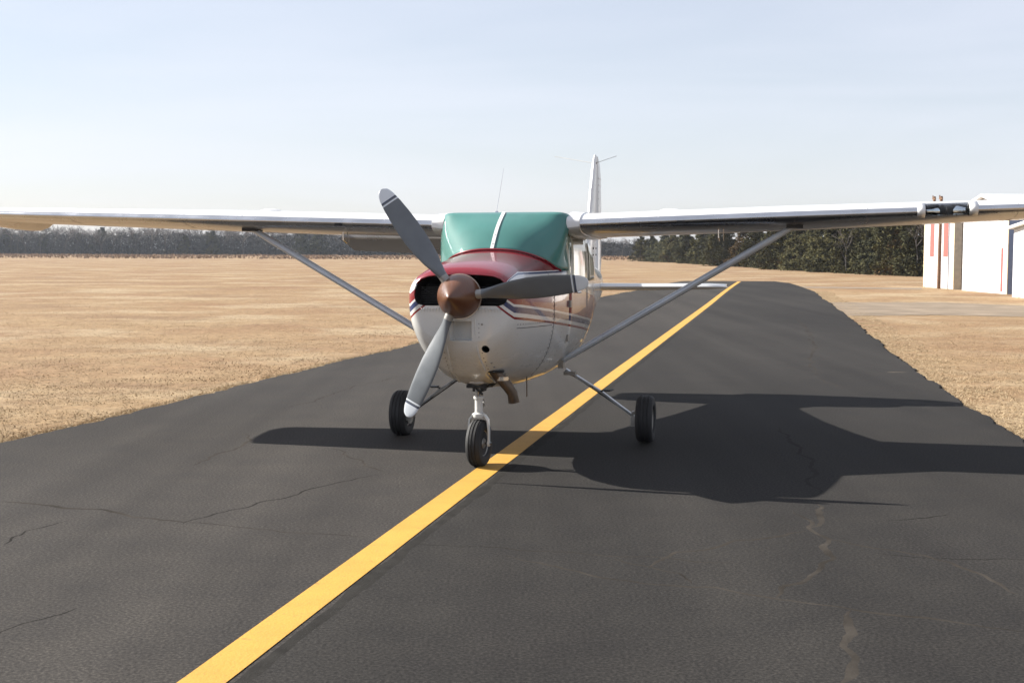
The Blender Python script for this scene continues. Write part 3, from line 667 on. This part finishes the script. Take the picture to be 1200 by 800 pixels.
# --- windscreen (teal) with white centre strip
def ws(u, v):
    l = .535 * u; ab = 1.13 + .33 * abs(u) ** 3; B = Vector((l, ab, hull_z(ab, l) + .008))
    uu = abs(u); T = Vector((.578 * u, 1.605 + .10 * uu ** 14, 2.105 - .03 * uu ** 16))
    p = B.lerp(T, v); bl = math.sin(math.pi * v)
    p += Vector((.012 * u * bl, -.028 * bl * (1 - .5 * uu), .02 * bl))
    return p
nu_, nv_ = 41, 16; V = []; us = list(np.linspace(-1, 1, nu_))
cols = []
for u in us: cols.append([ws(u, v) for v in np.linspace(0, 1, nv_)])
for s in (1, -1):     # wrap round to the door posts
    for k in (1, 2, 3):
        q = []
        for v in np.linspace(0, 1, nv_):
            p = ws(s, v); e = p + Vector((0, .09 * k, 0)); e.x = s * max(hull_l(e.y, e.z) + .009, .55 if False else 0)
            e.x = s * max(abs(e.x), .535 if v < .9 else abs(p.x)); q.append(e)
        cols.append(q) if s > 0 else cols.insert(0, q)
for c in cols: V += c
nc = len(cols); mb = MB(); mb.add(V, [(i * nv_ + j, i * nv_ + j + 1, (i + 1) * nv_ + j + 1, (i + 1) * nv_ + j) for i in range(nc - 1) for j in range(nv_ - 1)])
wsc = mb.build('windscreen', M_TEAL, AC, sharp=None)
tag(wsc, 'teal green screened windscreen with white centre strip')
md = wsc.modifiers.new('s', 'SOLIDIFY'); md.thickness = .005; md.offset = -1
mb = MB(); mb.sweep([(ws(.0, v) + Vector((0, -.003, .003)), .015, .004) for v in np.linspace(.005, .995, 14)], [(-1, -1), (1, -1), (1, 1), (-1, 1)], up=Vector((0, -1, .6)))
cs = mb.build('centre_strip', M_WHITE, wsc, smooth=False)
for v in (.12, .33, .56, .78): mb = MB(); mb.lathe([(-.008, .003), (-.006, .006), (.002, .006)], 8, 'y', ws(0, v) + Vector((0, -.004, .003))); mb.build('screw', M_HUB, wsc)
seam([ws(u, .0) + Vector((0, -.004, .004)) for u in np.linspace(-1, 1, 40)], .009, mat('red_edge_trim', RED, .3, 0, .5), wsc, 'edge_trim')
# --- doors and side windows: patches that follow the hull
def patch(name, a0, a1, z0, z1, s, off, m, parent, n=9, slant=0, th=.004):
    V = []
    for i in range(n):
        for j in range(n):
            z = z0 + (z1 - z0) * j / (n - 1); a = a0 + (a1 - a0) * i / (n - 1) + slant * (z - z0) * (1 - i / (n - 1)); V.append(hull_pt(a, z, s, off))
    mb = MB(); mb.add(V, [(i * n + j, i * n + j + 1, (i + 1) * n + j + 1, (i + 1) * n + j) for i in range(n - 1) for j in range(n - 1)])
    o = mb.build(name, m, parent); md = o.modifiers.new('s', 'SOLIDIFY'); md.thickness = th; md.offset = 0; return o
for s in (-1, 1):
    dr = patch('door', 1.70, 2.72, .78, 1.94, s, .002, PAINT, AC, slant=.02, th=.004)
    patch('window', 1.80, 2.62, 1.44, 1.87, s, .005, M_CREAM, dr, slant=.12)
    seam([hull_pt(2.0, 1.39, s, .02), hull_pt(2.12, 1.39, s, .03), hull_pt(2.14, 1.39, s, .018)], .008, M_STEEL, dr, 'handle')
    for zz in (1.0, 1.3): mb = MB(); mb.box(hull_pt(1.69, zz, s, .008), (.02, .05, .06)); mb.build('hinge', M_HUB, dr)
    patch('rear_window', 2.80, 3.35, 1.48, 1.84, s, .006, M_CREAM, AC, slant=.05)
    seam([hull_pt(1.66, z, s, .006) for z in np.arange(1.45, 1.95, .06)], .016, M_CREAM, AC, 'door_post')

# --- wings
def naca(x, t=.12, m=.02, p=.4):
    yt = 5 * t * (.2969 * math.sqrt(x) - .126 * x - .3516 * x * x + .2843 * x ** 3 - .1015 * x ** 4)
    yc = m / p ** 2 * (2 * p * x - x * x) if x < p else m / (1 - p) ** 2 * (1 - 2 * p + 2 * p * x - x * x)
    return yc + yt, yc - yt
LE_Y, LE_Z, DIH, INC = 1.625, 1.982, .030, R(3.6)
def chord(s): return 1.626 if s < 2.5 else 1.626 - (s - 2.5) / 2.85 * .48
def le_y(s): return LE_Y + (0 if s < 2.5 else (s - 2.5) * .045)
def wpt(sgn, s, xc, zc, c=None):
    c = c or chord(s); y, z = xc * c, zc * c
    return Vector((sgn * s, le_y(s) + y * math.cos(INC) + z * math.sin(INC), LE_Z + DIH * s - y * math.sin(INC) + z * math.cos(INC)))
XU = [0, .003, .009, .018, .03, .05, .08, .12, .18, .26, .36, .46, .56, .66, .735]
XR = [.74, .755, .78, .82, .88, .94, 1.0]
def foil(x0x, closed_front):
    up = [(x, naca(x)[0]) for x in x0x]; lo = [(x, naca(x)[1]) for x in x0x]; return up, lo
def wing(sgn):
    side = 'left' if sgn > 0 else 'right'
    ss = [.60, 1.0, 1.5, 2.0, 2.5, 2.9, 3.3, 3.56, 3.92, 4.3, 4.7, 5.20]
    up, lo = foil(XU, True); loop = list(reversed(up)) + lo[1:]; n = len(loop); V = []; Fc = []; mi = []
    for s in ss: V += [wpt(sgn, s, x, z) for x, z in loop]
    for i in range(len(ss) - 1):
        for j in range(n - 1):
            x = (loop[j][0] + loop[j + 1][0]) / 2; isup = j < len(up) - 1
            if sgn > 0 and abs(ss[i] - 3.56) < .01 and ((isup and x < .08) or (not isup and x < .04)): continue      # landing light opening
            Fc.append((i * n + j, i * n + j + 1, (i + 1) * n + j + 1, (i + 1) * n + j)); mi.append(0 if isup and x > .0135 else (1 if x < .055 else 2))
        Fc.append((i * n + n - 1, i * n, (i + 1) * n, (i + 1) * n + n - 1)); mi.append(2)
    Fc += [tuple(range(n)), tuple(range((len(ss) - 1) * n, len(ss) * n))]; mi += [2, 2]
    w = obj('wing', V, Fc, [M_WHITE, M_ALU, M_ALU2], AC, mi)
    # hinged surfaces
    def surf(name, s0, s1, defl, sag=0, drop=0):
        up, lo = foil(XR, False); mid = (.732, (up[0][1] + lo[0][1]) / 2); loop = [mid] + up + list(reversed(lo))[1:] ; n = len(loop); V = []
        ss = [s0, (s0 + s1) / 2, s1]
        for k, s in enumerate(ss):
            h = wpt(sgn, s, .75, lo[0][1] + .01); dd = R(defl + sag * k / 2); dp = drop * (.25 + .75 * k / 2)
            for x, z in loop:
                p = wpt(sgn, s, x, z) - h; y, zz = p.y, p.z
                V.append(h + Vector((p.x, y * math.cos(dd) + zz * math.sin(dd) + dp * .8, -y * math.sin(dd) + zz * math.cos(dd) - dp)))
        Fc = [(i * n + j, i * n + (j + 1) % n, (i + 1) * n + (j + 1) % n, (i + 1) * n + j) for i in range(2) for j in range(n)] + [tuple(range(n)), tuple(range(2 * n, 3 * n))]
        mi = [0 if (f[0] % n) < len(up) else 1 for f in Fc[:-2]] + [1, 1]
        return obj(name, V, Fc, [M_WHITE, M_ALU2], w, mi)
    if sgn < 0:
        surf('flap', .62, 1.97, 25, -9, .055)
        al = surf('aileron', 2.02, 5.19, 1)
    else:
        surf('flap', .62, 1.97, 0); surf('aileron', 2.02, 5.19, -1)
    # drooped tip
    XA = XU + XR[1:]; up, lo = foil(XA, True); loop = list(reversed(up)) + lo[1:]; n = len(loop); V = []; st = [(5.205, 1, 0), (5.26, .995, .5), (5.33, .97, .9), (5.41, .90, 1.0), (5.47, .74, 1.05)]
    for s, k, dr in st:
        for x, z in loop:
            p = wpt(sgn, s, .05 + (x - .05) * k if x > .05 else x, z * k + .02 * (1 - k)); p.z -= dr * .10 * max(0, x - .12) ** .8; p.z -= dr * .03 * max(0, -z * 12); V.append(p)
    Fc = [(i * n + j, i * n + (j + 1) % n, (i + 1) * n + (j + 1) % n, (i + 1) * n + j) for i in range(len(st) - 1) for j in range(n)] + [tuple(range(n)), tuple(range((len(st) - 1) * n, len(st) * n))]
    mi = [0 if (f[0] % n) < len(up) - 6 else 1 for f in Fc[:-2]] + [1, 1]
    obj('wing_tip', V, Fc, [M_WHITE, M_ALU2], w, mi)
    mb = MB(); mb.lathe([(-.03, .004), (-.02, .016), (.02, .02), (.06, .012)], 10, 'y', wpt(sgn, 5.485, .08, .01)); mb.build('navigation_light', M_TIPB, w)
    # root cuff
    up, lo = foil([0, .003, .01, .02, .04, .07, .12, .2, .3, .45, .6, .8, 1], True); loop = list(reversed(up)) + lo[1:]; n = len(loop); V = []
    for s, gr in ((.555, .016), (.585, .014), (.625, .010), (.668, .008), (.672, 0)):
        for x, z in loop: V.append(wpt(sgn, s, -gr * .7 + x * (1 + gr), z + math.copysign(gr, z - .02 * x) * .75))
    Fc = [(i * n + j, i * n + (j + 1) % n, (i + 1) * n + (j + 1) % n, (i + 1) * n + j) for i in range(4) for j in range(n)] + [tuple(range(n))]
    obj('root_cuff', V, Fc, M_WHITE, w)
    # strut
    A_ = wpt(sgn, 2.505, .17, naca(.17)[1] + .004); B_ = Vector((sgn * (hull_l(2.02, .76) - .02), 2.02, .755))
    pr = [(math.cos(t) * (1 if math.cos(t) > 0 else 1), math.sin(t) * (1 - .45 * max(0, math.cos(t)))) for t in [2 * math.pi * k / 14 for k in range(14)]]
    mb = MB(); D = (B_ - A_).normalized(); fwd = Vector((0, 1, 0)); th = D.cross(fwd).normalized(); ch = th.cross(D).normalized(); V = []
    ks = [0, .03, .1, .3, .6, .9, .97, 1]
    for k in ks:
        w_ = .064 if .05 < k < .95 else .045; t_ = .031 if .05 < k < .95 else .026; p = A_.lerp(B_, k)
        V += [p + ch * (a * w_) + th * (b * t_) for a, b in pr]
    n = 14; mb.add(V, [(i * n + j, i * n + (j + 1) % n, (i + 1) * n + (j + 1) % n, (i + 1) * n + j) for i in range(len(ks) - 1) for j in range(n)] + [tuple(range(n)), tuple(range((len(ks) - 1) * n, len(ks) * n))])
    stt = mb.build('wing_strut', M_STRUT, AC)
    mb = MB(); mb.box(A_ + Vector((0, .0, -.005)), (.14, .17, .035)); mb.build('strut_fairing', M_RUBBER, stt)
    mb = MB(); mb.box(B_ + Vector((sgn * .02, 0, -.015)), (.05, .12, .07)); mb.build('strut_fitting', M_HUB, stt)
    # small fittings
    q = wpt(sgn, 1.55, .004, naca(.004)[1]); mb = MB(); mb.box(q + Vector((0, -.002, -.002)), (.07, .02, .028)); mb.build('stall_vent', M_DARK, w)
    q = wpt(sgn, 1.62 if sgn < 0 else 1.85, .2, naca(.2)[1]); mb = MB(); mb.tube([q + Vector((0, 0, .01)), q + Vector((0, .0, -.07)), q + Vector((0, .10, -.10))], .006, 6); mb.tube([q + Vector((.04, 0, .01)), q + Vector((.04, .05, -.10))], .004, 6); mb.build('vent_tube', M_STEEL, w)
    q = wpt(sgn, 2.45 if sgn < 0 else 1.4, .36, naca(.36)[0]); mb = MB(); mb.lathe([(-.01, .10), (.016, .095), (.026, .06), (.028, .0)], 18, 'z', q); mb.build('fuel_cap', M_WHITE, w)
    for s in (1.2, 2.505, 3.1, 4.3):
        mb = MB(); mb.tube([wpt(sgn, s, x, naca(x)[0]) + Vector((0, 0, .0005)) for x in (.02, .05, .12, .3)], .002, 4); mb.build('seam', M_HUB, w)
        mb = MB(); mb.tube([wpt(sgn, s, x, naca(x)[1]) - Vector((0, 0, .0005)) for x in (.02, .06, .15, .4, .72)], .0025, 4); mb.build('seam', M_HUB, w)
    if sgn > 0:   # landing light bay
        mb = MB(); mb.box(wpt(1, 3.74, .09, .010), (.35, .02, .11), None, 0); mb.box(wpt(1, 3.74, .055, -.022), (.35, .07, .004), None, 0)
        for s in (3.575, 3.74, 3.905): mb.box(wpt(1, s, .036, .003), (.012, .045, .055), None, 0)
        bay = mb.build('light_bay', M_FIN, w, smooth=False)
        for s in (3.655, 3.825):
            mb = MB(); mb.lathe([(-.005, .046), (-.014, .042), (-.02, .025), (-.022, .0005)], 18, 'y', wpt(1, s, .055, .000)); mb.build('lamp', M_STEEL, w)
        up = [(x, naca(x)[0]) for x in (.08, .05, .03, .018, .009, .003, 0)] + [(x, naca(x)[1]) for x in (.003, .009, .018, .03)]
        V = [wpt(1, s, x, z) for s in (3.562, 3.918) for x, z in up]; m_ = len(up)
        o = obj('lens', V, [(j, j + 1, m_ + j + 1, m_ + j) for j in range(m_ - 1)], M_GLASS_L, w, sharp=None); md = o.modifiers.new('s', 'SOLIDIFY'); md.thickness = .003
        for s0, s1 in ((3.50, 3.565), (3.915, 3.985)):
            up = [(x, naca(x)[0]) for x in (.09, .03, .018, .009, .003, 0)] + [(x, naca(x)[1]) for x in (.003, .009, .02, .06)]
            V = [wpt(1, s, x, z) + Vector((0, -.001, .0015 if j < 6 else -.0015)) for s in (s0, s1) for j, (x, z) in enumerate(up)]; m_ = len(up)
            o = obj('lens_strap', V, [(j, j + 1, m_ + j + 1, m_ + j) for j in range(m_ - 1)], M_WHITE, w, sharp=None); md = o.modifiers.new('s', 'SOLIDIFY'); md.thickness = .004; md.offset = 0
    return w
wing(-1); wing(1)
# fairing between wing roots over the cabin
mb = MB(); V = []; xs = [.0, .01, .03, .07, .15, .3, .5, .75, 1.0]
for l in np.linspace(-.58, .58, 9):
    V += [wpt(1, abs(l), x, naca(x)[0] + .004) * 1 if l >= 0 else wpt(-1, abs(l), x, naca(x)[0] + .004) for x in xs]
m_ = len(xs); mb.add(V, [(i * m_ + j, i * m_ + j + 1, (i + 1) * m_ + j + 1, (i + 1) * m_ + j) for i in range(8) for j in range(m_ - 1)])
o = mb.build('cabin_roof', M_WHITE, AC, sharp=None); md = o.modifiers.new('s', 'SOLIDIFY'); md.thickness = .01
# --- tail
def slab(name, sections, m, parent):
    """sections: list of (leading point, trailing point, thickness, normal)"""
    V = []; prof = [(0, 0), (.06, .8), (.2, 1), (.5, .8), (1, .1), (.5, -.8), (.2, -1), (.06, -.8)]; n = len(prof)
    for L, T, th, N in sections:
        L, T, N = Vector(L), Vector(T), Vector(N); V += [L.lerp(T, x) + N * (y * th / 2) for x, y in prof]
    Fc = [(i * n + j, i * n + (j + 1) % n, (i + 1) * n + (j + 1) % n, (i + 1) * n + j) for i in range(len(sections) - 1) for j in range(n)] + [tuple(range(n)), tuple(range((len(sections) - 1) * n, len(sections) * n))]
    if name in ('tailplane', 'elevator'): V = [v - Vector((0, 0, .055)) for v in V]
    return obj(name, V, Fc, m, parent)
NX = (1, 0, 0); NZ = (0, 0, 1)
fin = slab('fin', [((0, 5.1, 1.60), (0, 6.75, 1.45), .06, NX), ((0, 5.75, 1.70), (0, 6.75, 1.6), .09, NX), ((0, 6.02, 1.85), (0, 6.76, 1.8), .09, NX), ((0, 6.28, 2.3), (0, 6.79, 2.3), .07, NX), ((0, 6.53, 2.78), (0, 6.82, 2.78), .055, NX), ((0, 6.60, 2.90), (0, 6.83, 2.90), .04, NX), ((0, 6.68, 2.965), (0, 6.83, 2.965), .02, NX)], M_WHITE, AC)
rd = slab('rudder', [((0, 6.76, 1.22), (0, 7.12, 1.25), .06, NX), ((0, 6.765, 1.6), (0, 7.2, 1.6), .07, NX), ((0, 6.80, 2.3), (0, 7.2, 2.3), .06, NX), ((0, 6.83, 2.7), (0, 7.17, 2.7), .045, NX), ((0, 6.84, 2.86), (0, 7.08, 2.86), .03, NX), ((0, 6.84, 2.955), (0, 6.95, 2.95), .015, NX)], M_WHITE, fin)
for k in range(13):
    z = 1.66 + k * .085; mb = MB(); mb.sweep([((s * .024, 6.84, z) if i == 0 else (s * .006, 7.12, z), .006, .008) for s in (1,) for i in (0, 1)], circ(6)); mb.sweep([((-.024, 6.84, z), .006, .008), ((-.006, 7.12, z), .006, .008)], circ(6)); mb.build('corrugation', M_ALU2, rd)
mb = MB(); mb.tube([(-.02, 6.66, 2.86), (-.56, 6.95, 2.97)], .003, 6); mb.tube([(.02, 6.66, 2.86), (.22, 7.05, 2.97)], .003, 6); mb.lathe([(-.03, .01), (.03, .012)], 8, 'x', (0, 6.66, 2.86)); mb.build('whisker_antenna', M_HUB, fin)
for k, (l, z) in enumerate(((.05, 1.72), (.05, 1.80))):
    for a in (6.3, 6.5): mb = MB(); mb.lathe([(-.004, .012), (.006, .010)], 8, 'x', (.045, a, z)); mb.build('inspection_hole', M_DARK, fin)
for s in (-1, 1):
    st = slab('tailplane', [((s * .05, 5.78, 1.40), (s * .05, 6.55, 1.375), .09, NZ), ((s * .8, 5.90, 1.40), (s * .8, 6.52, 1.375), .08, NZ), ((s * 1.45, 6.0, 1.40), (s * 1.45, 6.50, 1.38), .065, NZ), ((s * 1.62, 6.09, 1.395), (s * 1.62, 6.46, 1.38), .04, NZ), ((s * 1.67, 6.2, 1.39), (s * 1.67, 6.40, 1.385), .015, NZ)], M_WHITE, AC)
    slab('elevator', [((s * .10, 6.555, 1.378), (s * .10, 6.98, 1.41), .06, NZ), ((s * 1.45, 6.51, 1.382), (s * 1.45, 6.88, 1.415), .05, NZ), ((s * 1.64, 6.48, 1.385), (s * 1.64, 6.80, 1.41), .03, NZ)], M_WHITE, st)
# --- roof antennas
for l, a, h, lean in ((-.16, 2.0, .40, (.06, .03)), (.56, 2.7, .42, (.05, .1))):
    mb = MB(); mb.tube([(l, a, 2.12), (l + lean[0] * .5, a + lean[1] * .5, 2.12 + h * .5), (l + lean[0], a + lean[1], 2.12 + h)], [.003, .0018, .0012], 5); mb.lathe([(0, .02), (.02, .012)], 8, 'z', (l, a, 2.11)); mb.build('whip_antenna', M_STEEL, AC)
# --- propeller
hubz = 1.417 + DZ * 0
mb = MB(); mb.lathe([(.095, .10), (.06, .12), (-.06, .11), (-.09, .05)], 24, 'y', (0, 0, hubz)); prop = mb.build('propeller', M_STEEL, AC)
mb = MB(); prof = [(.085, .168), (.08, .174), (.055, .174), (.05, .172), (.0, .164), (-.05, .144), (-.10, .118), (-.15, .089), (-.20, .057), (-.24, .029), (-.258, .014), (-.264, .0005)]
mb.lathe(prof, 40, 'y', (0, 0, hubz)); spn = mb.build('spinner', M_SPIN, prop); tag(spn, 'glossy brown cone spinner')
mb = MB(); mb.lathe([(.062, .1755), (.05, .1755)], 40, 'y', (0, 0, hubz)); mb.build('backplate_band', M_STEEL, prop)
RB = 1.021
st = [.10, .17, .19, .22, .27, .34, .44, .55, .66, .76, .85, .875, .887, .897, .907, .93, .96, .98, .993, 1.0]
chd = np.interp(st, [.1, .19, .22, .34, .5, .7, .85, .93, .97, .99, 1.0], [.075, .075, .085, .145, .184, .178, .150, .124, .098, .07, .025])
thk = np.interp(st, [.1, .19, .22, .34, .6, 1], [.075, .072, .06, .034, .02, .008]); tws = np.interp(st, [.1, .25, .5, .75, 1], [48, 42, 27, 19, 14])
for ang in (125.7, 5.7, 245.7):
    t_ = R(ang); er = Vector((math.cos(t_), 0, math.sin(t_))); et = Vector((-math.sin(t_), 0, math.cos(t_))); ey = Vector((0, 1, 0)); V = []; n = 16
    for q, c, th, tw_ in zip(st, chd, thk, tws):
        a = R(tw_); xd = et * math.cos(a) - ey * math.sin(a); yd = ey * math.cos(a) + et * math.sin(a)
        for k in range(n):
            p = 2 * math.pi * k / n; V.append(Vector((0, 0, hubz)) + er * (q * RB) + xd * (math.cos(p) * c / 2 + .012 * min(1, q * 2)) + yd * (math.sin(p) * th / 2 * (1 - .0 * math.cos(p))))
    Fc = []; mi = []
    for i in range(len(st) - 1):
        md_ = (st[i] + st[i + 1]) / 2; mm = 0 if md_ < .875 else (1 if md_ < .887 else (0 if md_ < .897 else (2 if md_ < .907 else 1)))
        if md_ < .205: mm = 3
        for j in range(n): Fc.append((i * n + j, i * n + (j + 1) % n, (i + 1) * n + (j + 1) % n, (i + 1) * n + j)); mi.append(mm)
    Fc.append(tuple(range((len(st) - 1) * n, len(st) * n))); mi.append(1)
    obj('propeller_blade', V, Fc, [M_BLADE, M_TIPW, M_TIPB, M_HUB], prop, mi, sharp=60)
# --- wheels
def wheel(c, r, w, parent, turn=0, hubside=1):
    mt = Matrix.Rotation(R(turn), 3, 'Z'); mb = MB(); h = w / 2
    prof = [(-h * .62, r * .52), (-h * .92, r * .60), (-h, r * .76), (-h * .93, r * .90), (-h * .72, r * .97), (-h * .50, r * .995), (-h * .46, r * .965), (-h * .40, r * .965), (-h * .36, r), (-h * .1, r * 1.003), (-h * .06, r * .97), (0, r * .97), (h * .06, r * .97), (h * .1, r * 1.003), (h * .36, r), (h * .40, r * .965), (h * .46, r * .965), (h * .50, r * .995), (h * .72, r * .97), (h * .93, r * .90), (h, r * .76), (h * .92, r * .60), (h * .62, r * .52)]
    mb.lathe(prof, 44, 'x', c, mat=mt); ty = mb.build('tyre', M_TYRE, parent)
    mb = MB(); mb.lathe([(-h * .75, r * .12), (-h * .75, r * .2), (-h * .5, r * .24), (-h * .45, r * .46), (-h * .72, r * .54), (h * .72, r * .54), (h * .45, r * .46), (h * .5, r * .24), (h * .75, r * .2), (h * .75, r * .12)], 28, 'x', c, mat=mt)
    for k in range(6):
        a = k * math.pi / 3; mb.lathe([(-h * .6, r * .05), (h * .6, r * .05)], 6, 'x', Vector(c) + mt @ Vector((0, r * .36 * math.cos(a), r * .36 * math.sin(a))), mat=mt)
    mb.build('wheel_hub', M_HUB, parent); return ty
NY = .66; nr = .193; TURN = -5
tm = Matrix.Rotation(R(TURN), 3, 'Z'); nc = Vector((0, NY, nr))
def np_(x, y, z): return nc + tm @ Vector((x, y, z - nr))
mb = MB(); mb.tube([np_(0, .0, .50), np_(0, -.005, .64)], .028, 16, 0); mb.tube([np_(0, 0, .62), np_(0, -.02, .82)], .045, 16, 0); ng = mb.build('nose_gear', M_STEEL, AC)
mb = MB(); mb.tube([np_(0, .0, .43), np_(0, 0, .57)], .033, 16); mb.lathe([(0, .045), (.012, .05), (.03, .05), (.04, .038)], 16, 'z', np_(0, 0, .405)); mb.lathe([(0, .036), (.004, .044), (.022, .044), (.026, .036)], 16, 'z', np_(0, 0, .555)); mb.build('oleo_sleeve', M_GEARW, ng)
mb = MB()
for s in (-1, 1):
    mb.sweep([(np_(0, 0, .425), .024, .009), (np_(s * .052, 0, .425), .024, .009), (np_(s * .078, 0, .39), .023, .007), (np_(s * .086, 0, .30), .022, .006), (np_(s * .086, 0, .195), .02, .006)], [(-1, -1), (1, -1), (1, 1), (-1, 1)], up=Vector((s, 0, .2)))
    mb.lathe([(0, .026), (.014, .026)], 12, 'x', np_(s * .084 - (.007), 0, nr), mat=tm)
mb.build('fork', M_GEARW, ng)
mb = MB(); mb.tube([np_(0, .04, .44), np_(.0, .11, .53), np_(0, .045, .62)], .011, 8); mb.box(np_(0, .07, .5), (.05, .02, .03)); mb.build('torque_link', M_HUB, ng)
mb = MB(); mb.box(np_(0, .0, .665), (.17, .16, .025)); mb.box(np_(0, .02, .64), (.09, .12, .04)); mb.tube([np_(.03, -.02, .672), np_(.12, -.02, .672), np_(.16, -.03, .70)], [.016, .014, .008], 8); mb.tube([np_(-.02, -.05, .66), np_(.05, -.05, .60)], .01, 8); mb.build('steering_collar', M_RUBBER, ng)
mb = MB(); mb.lathe([(0, .0005), (.004, .11), (.02, .125), (.034, .12)], 24, 'z', np_(0, .03, .672)); mb.build('gear_cuff', M_ALU2, ng)
wheel(nc, nr, .125, ng, TURN)
mb = MB(); mb.lathe([(-.11, .012), (.11, .012)], 10, 'x', nc, mat=tm); mb.build('axle', M_STEEL, ng)
for s in (-1, 1):
    wc = Vector((s * 1.173, 2.318, .218)); A_ = Vector((s * .44, 2.22, .67)); B_ = Vector((s * 1.07, 2.318, .235)); mid = A_.lerp(B_, .5) + Vector((s * .012, 0, .012))
    mb = MB(); mb.sweep([(A_, .036, .013), (A_.lerp(mid, .5), .034, .012), (mid, .030, .011), (mid.lerp(B_, .55), .026, .0105), (B_, .024, .0105)], [(-1, -.7), (-.9, -1), (.9, -1), (1, -.7), (1, .7), (.9, 1), (-.9, 1), (-1, .7)], up=Vector((s * .6, 0, .8)))
    leg = mb.build('main_gear_leg', M_GEARG, AC)
    mb = MB(); mb.tube([mid + Vector((0, -.05, .01)), mid + Vector((s * .03, -.05, .02)), mid + Vector((s * .09, -.05, .018))], .008, 8); mb.box(mid + Vector((s * .07, -.04, .024)), (.09, .10, .008)); mb.build('step', M_RUBBER, leg, smooth=False)
    mb = MB(); mb.box(A_ + Vector((s * .05, -.02, -.028)), (.11, .12, .03)); mb.tube([A_ + Vector((s * .02, -.07, -.02)), A_ + Vector((s * .1, -.07, -.05))], .012, 8); mb.build('leg_fitting', M_HUB, leg, smooth=False)
    mb = MB(); pts = [A_.lerp(B_, k) + Vector((0, .02, -.008)) for k in (.05, .4, .8, 1)]; mb.tube(pts, .006, 6); mb.build('brake_line', M_RUBBER, leg)
    mb = MB(); mb.lathe([(-s * .0, .03), (s * .10, .022)], 10, 'x', B_ + Vector((s * .0, 0, -.015))); mb.lathe([(0, .105), (s * .008, .105)], 24, 'x', B_ + Vector((s * .018, 0, -.015))); mb.box(B_ + Vector((s * .006, -.085, -.03)), (.055, .07, .09)); mb.box(B_ + Vector((-s * .015, .0, 0)), (.02, .08, .10)); mb.build('brake', M_HUB, leg)
    wheel(wc, .218, .16, leg)
# --- exhaust
mb = MB(); pts = [(.17, .42, .92), (.185, .42, .82), (.225, .44, .755), (.285, .46, .69), (.325, .47, .63), (.335, .48, .555)]
mb.tube(pts, [.05, .05, .046, .044, .044, .046], 16, cap=False); mb.tube([(a, b_, c) for a, b_, c in pts], [.046, .046, .042, .04, .04, .042], 16, cap=False); ex = mb.build('exhaust_pipe', M_RUST, AC)
mb = MB(); mb.lathe([(0, .056), (.03, .056)], 16, 'z', (.245, .447, .735)); mb.build('clamp', M_STEEL, ex)
mb = MB(); mb.lathe([(0, .075), (.012, .08), (.02, .07)], 20, 'z', (.19, .42, .80)); mb.build('heat_shroud', M_DARK, ex)
mb = MB(); mb.tube([(.34, .95, .72), (.34, .955, .55)], .005, 6); mb.build('drain_tube', M_RUST, AC)

# ------------------------------------------------------------------ thin winter haze
hm = bpy.data.materials.new('haze_air'); hm.use_nodes = True; t = hm.node_tree; t.nodes.clear()
o_ = t.nodes.new('ShaderNodeOutputMaterial'); pv = t.nodes.new('ShaderNodeVolumePrincipled'); pv.inputs['Color'].default_value = (.80, .88, 1, 1); pv.inputs['Density'].default_value = .00016; pv.inputs['Anisotropy'].default_value = .3
t.links.new(pv.outputs[0], o_.inputs['Volume'])
mb = MB(); mb.box((0, 1350, 4.95), (6400, 4500, 12)); hz = mb.build('haze', hm, smooth=False); tag(hz, 'thin pale winter haze over the airfield', 'haze', kind='stuff')
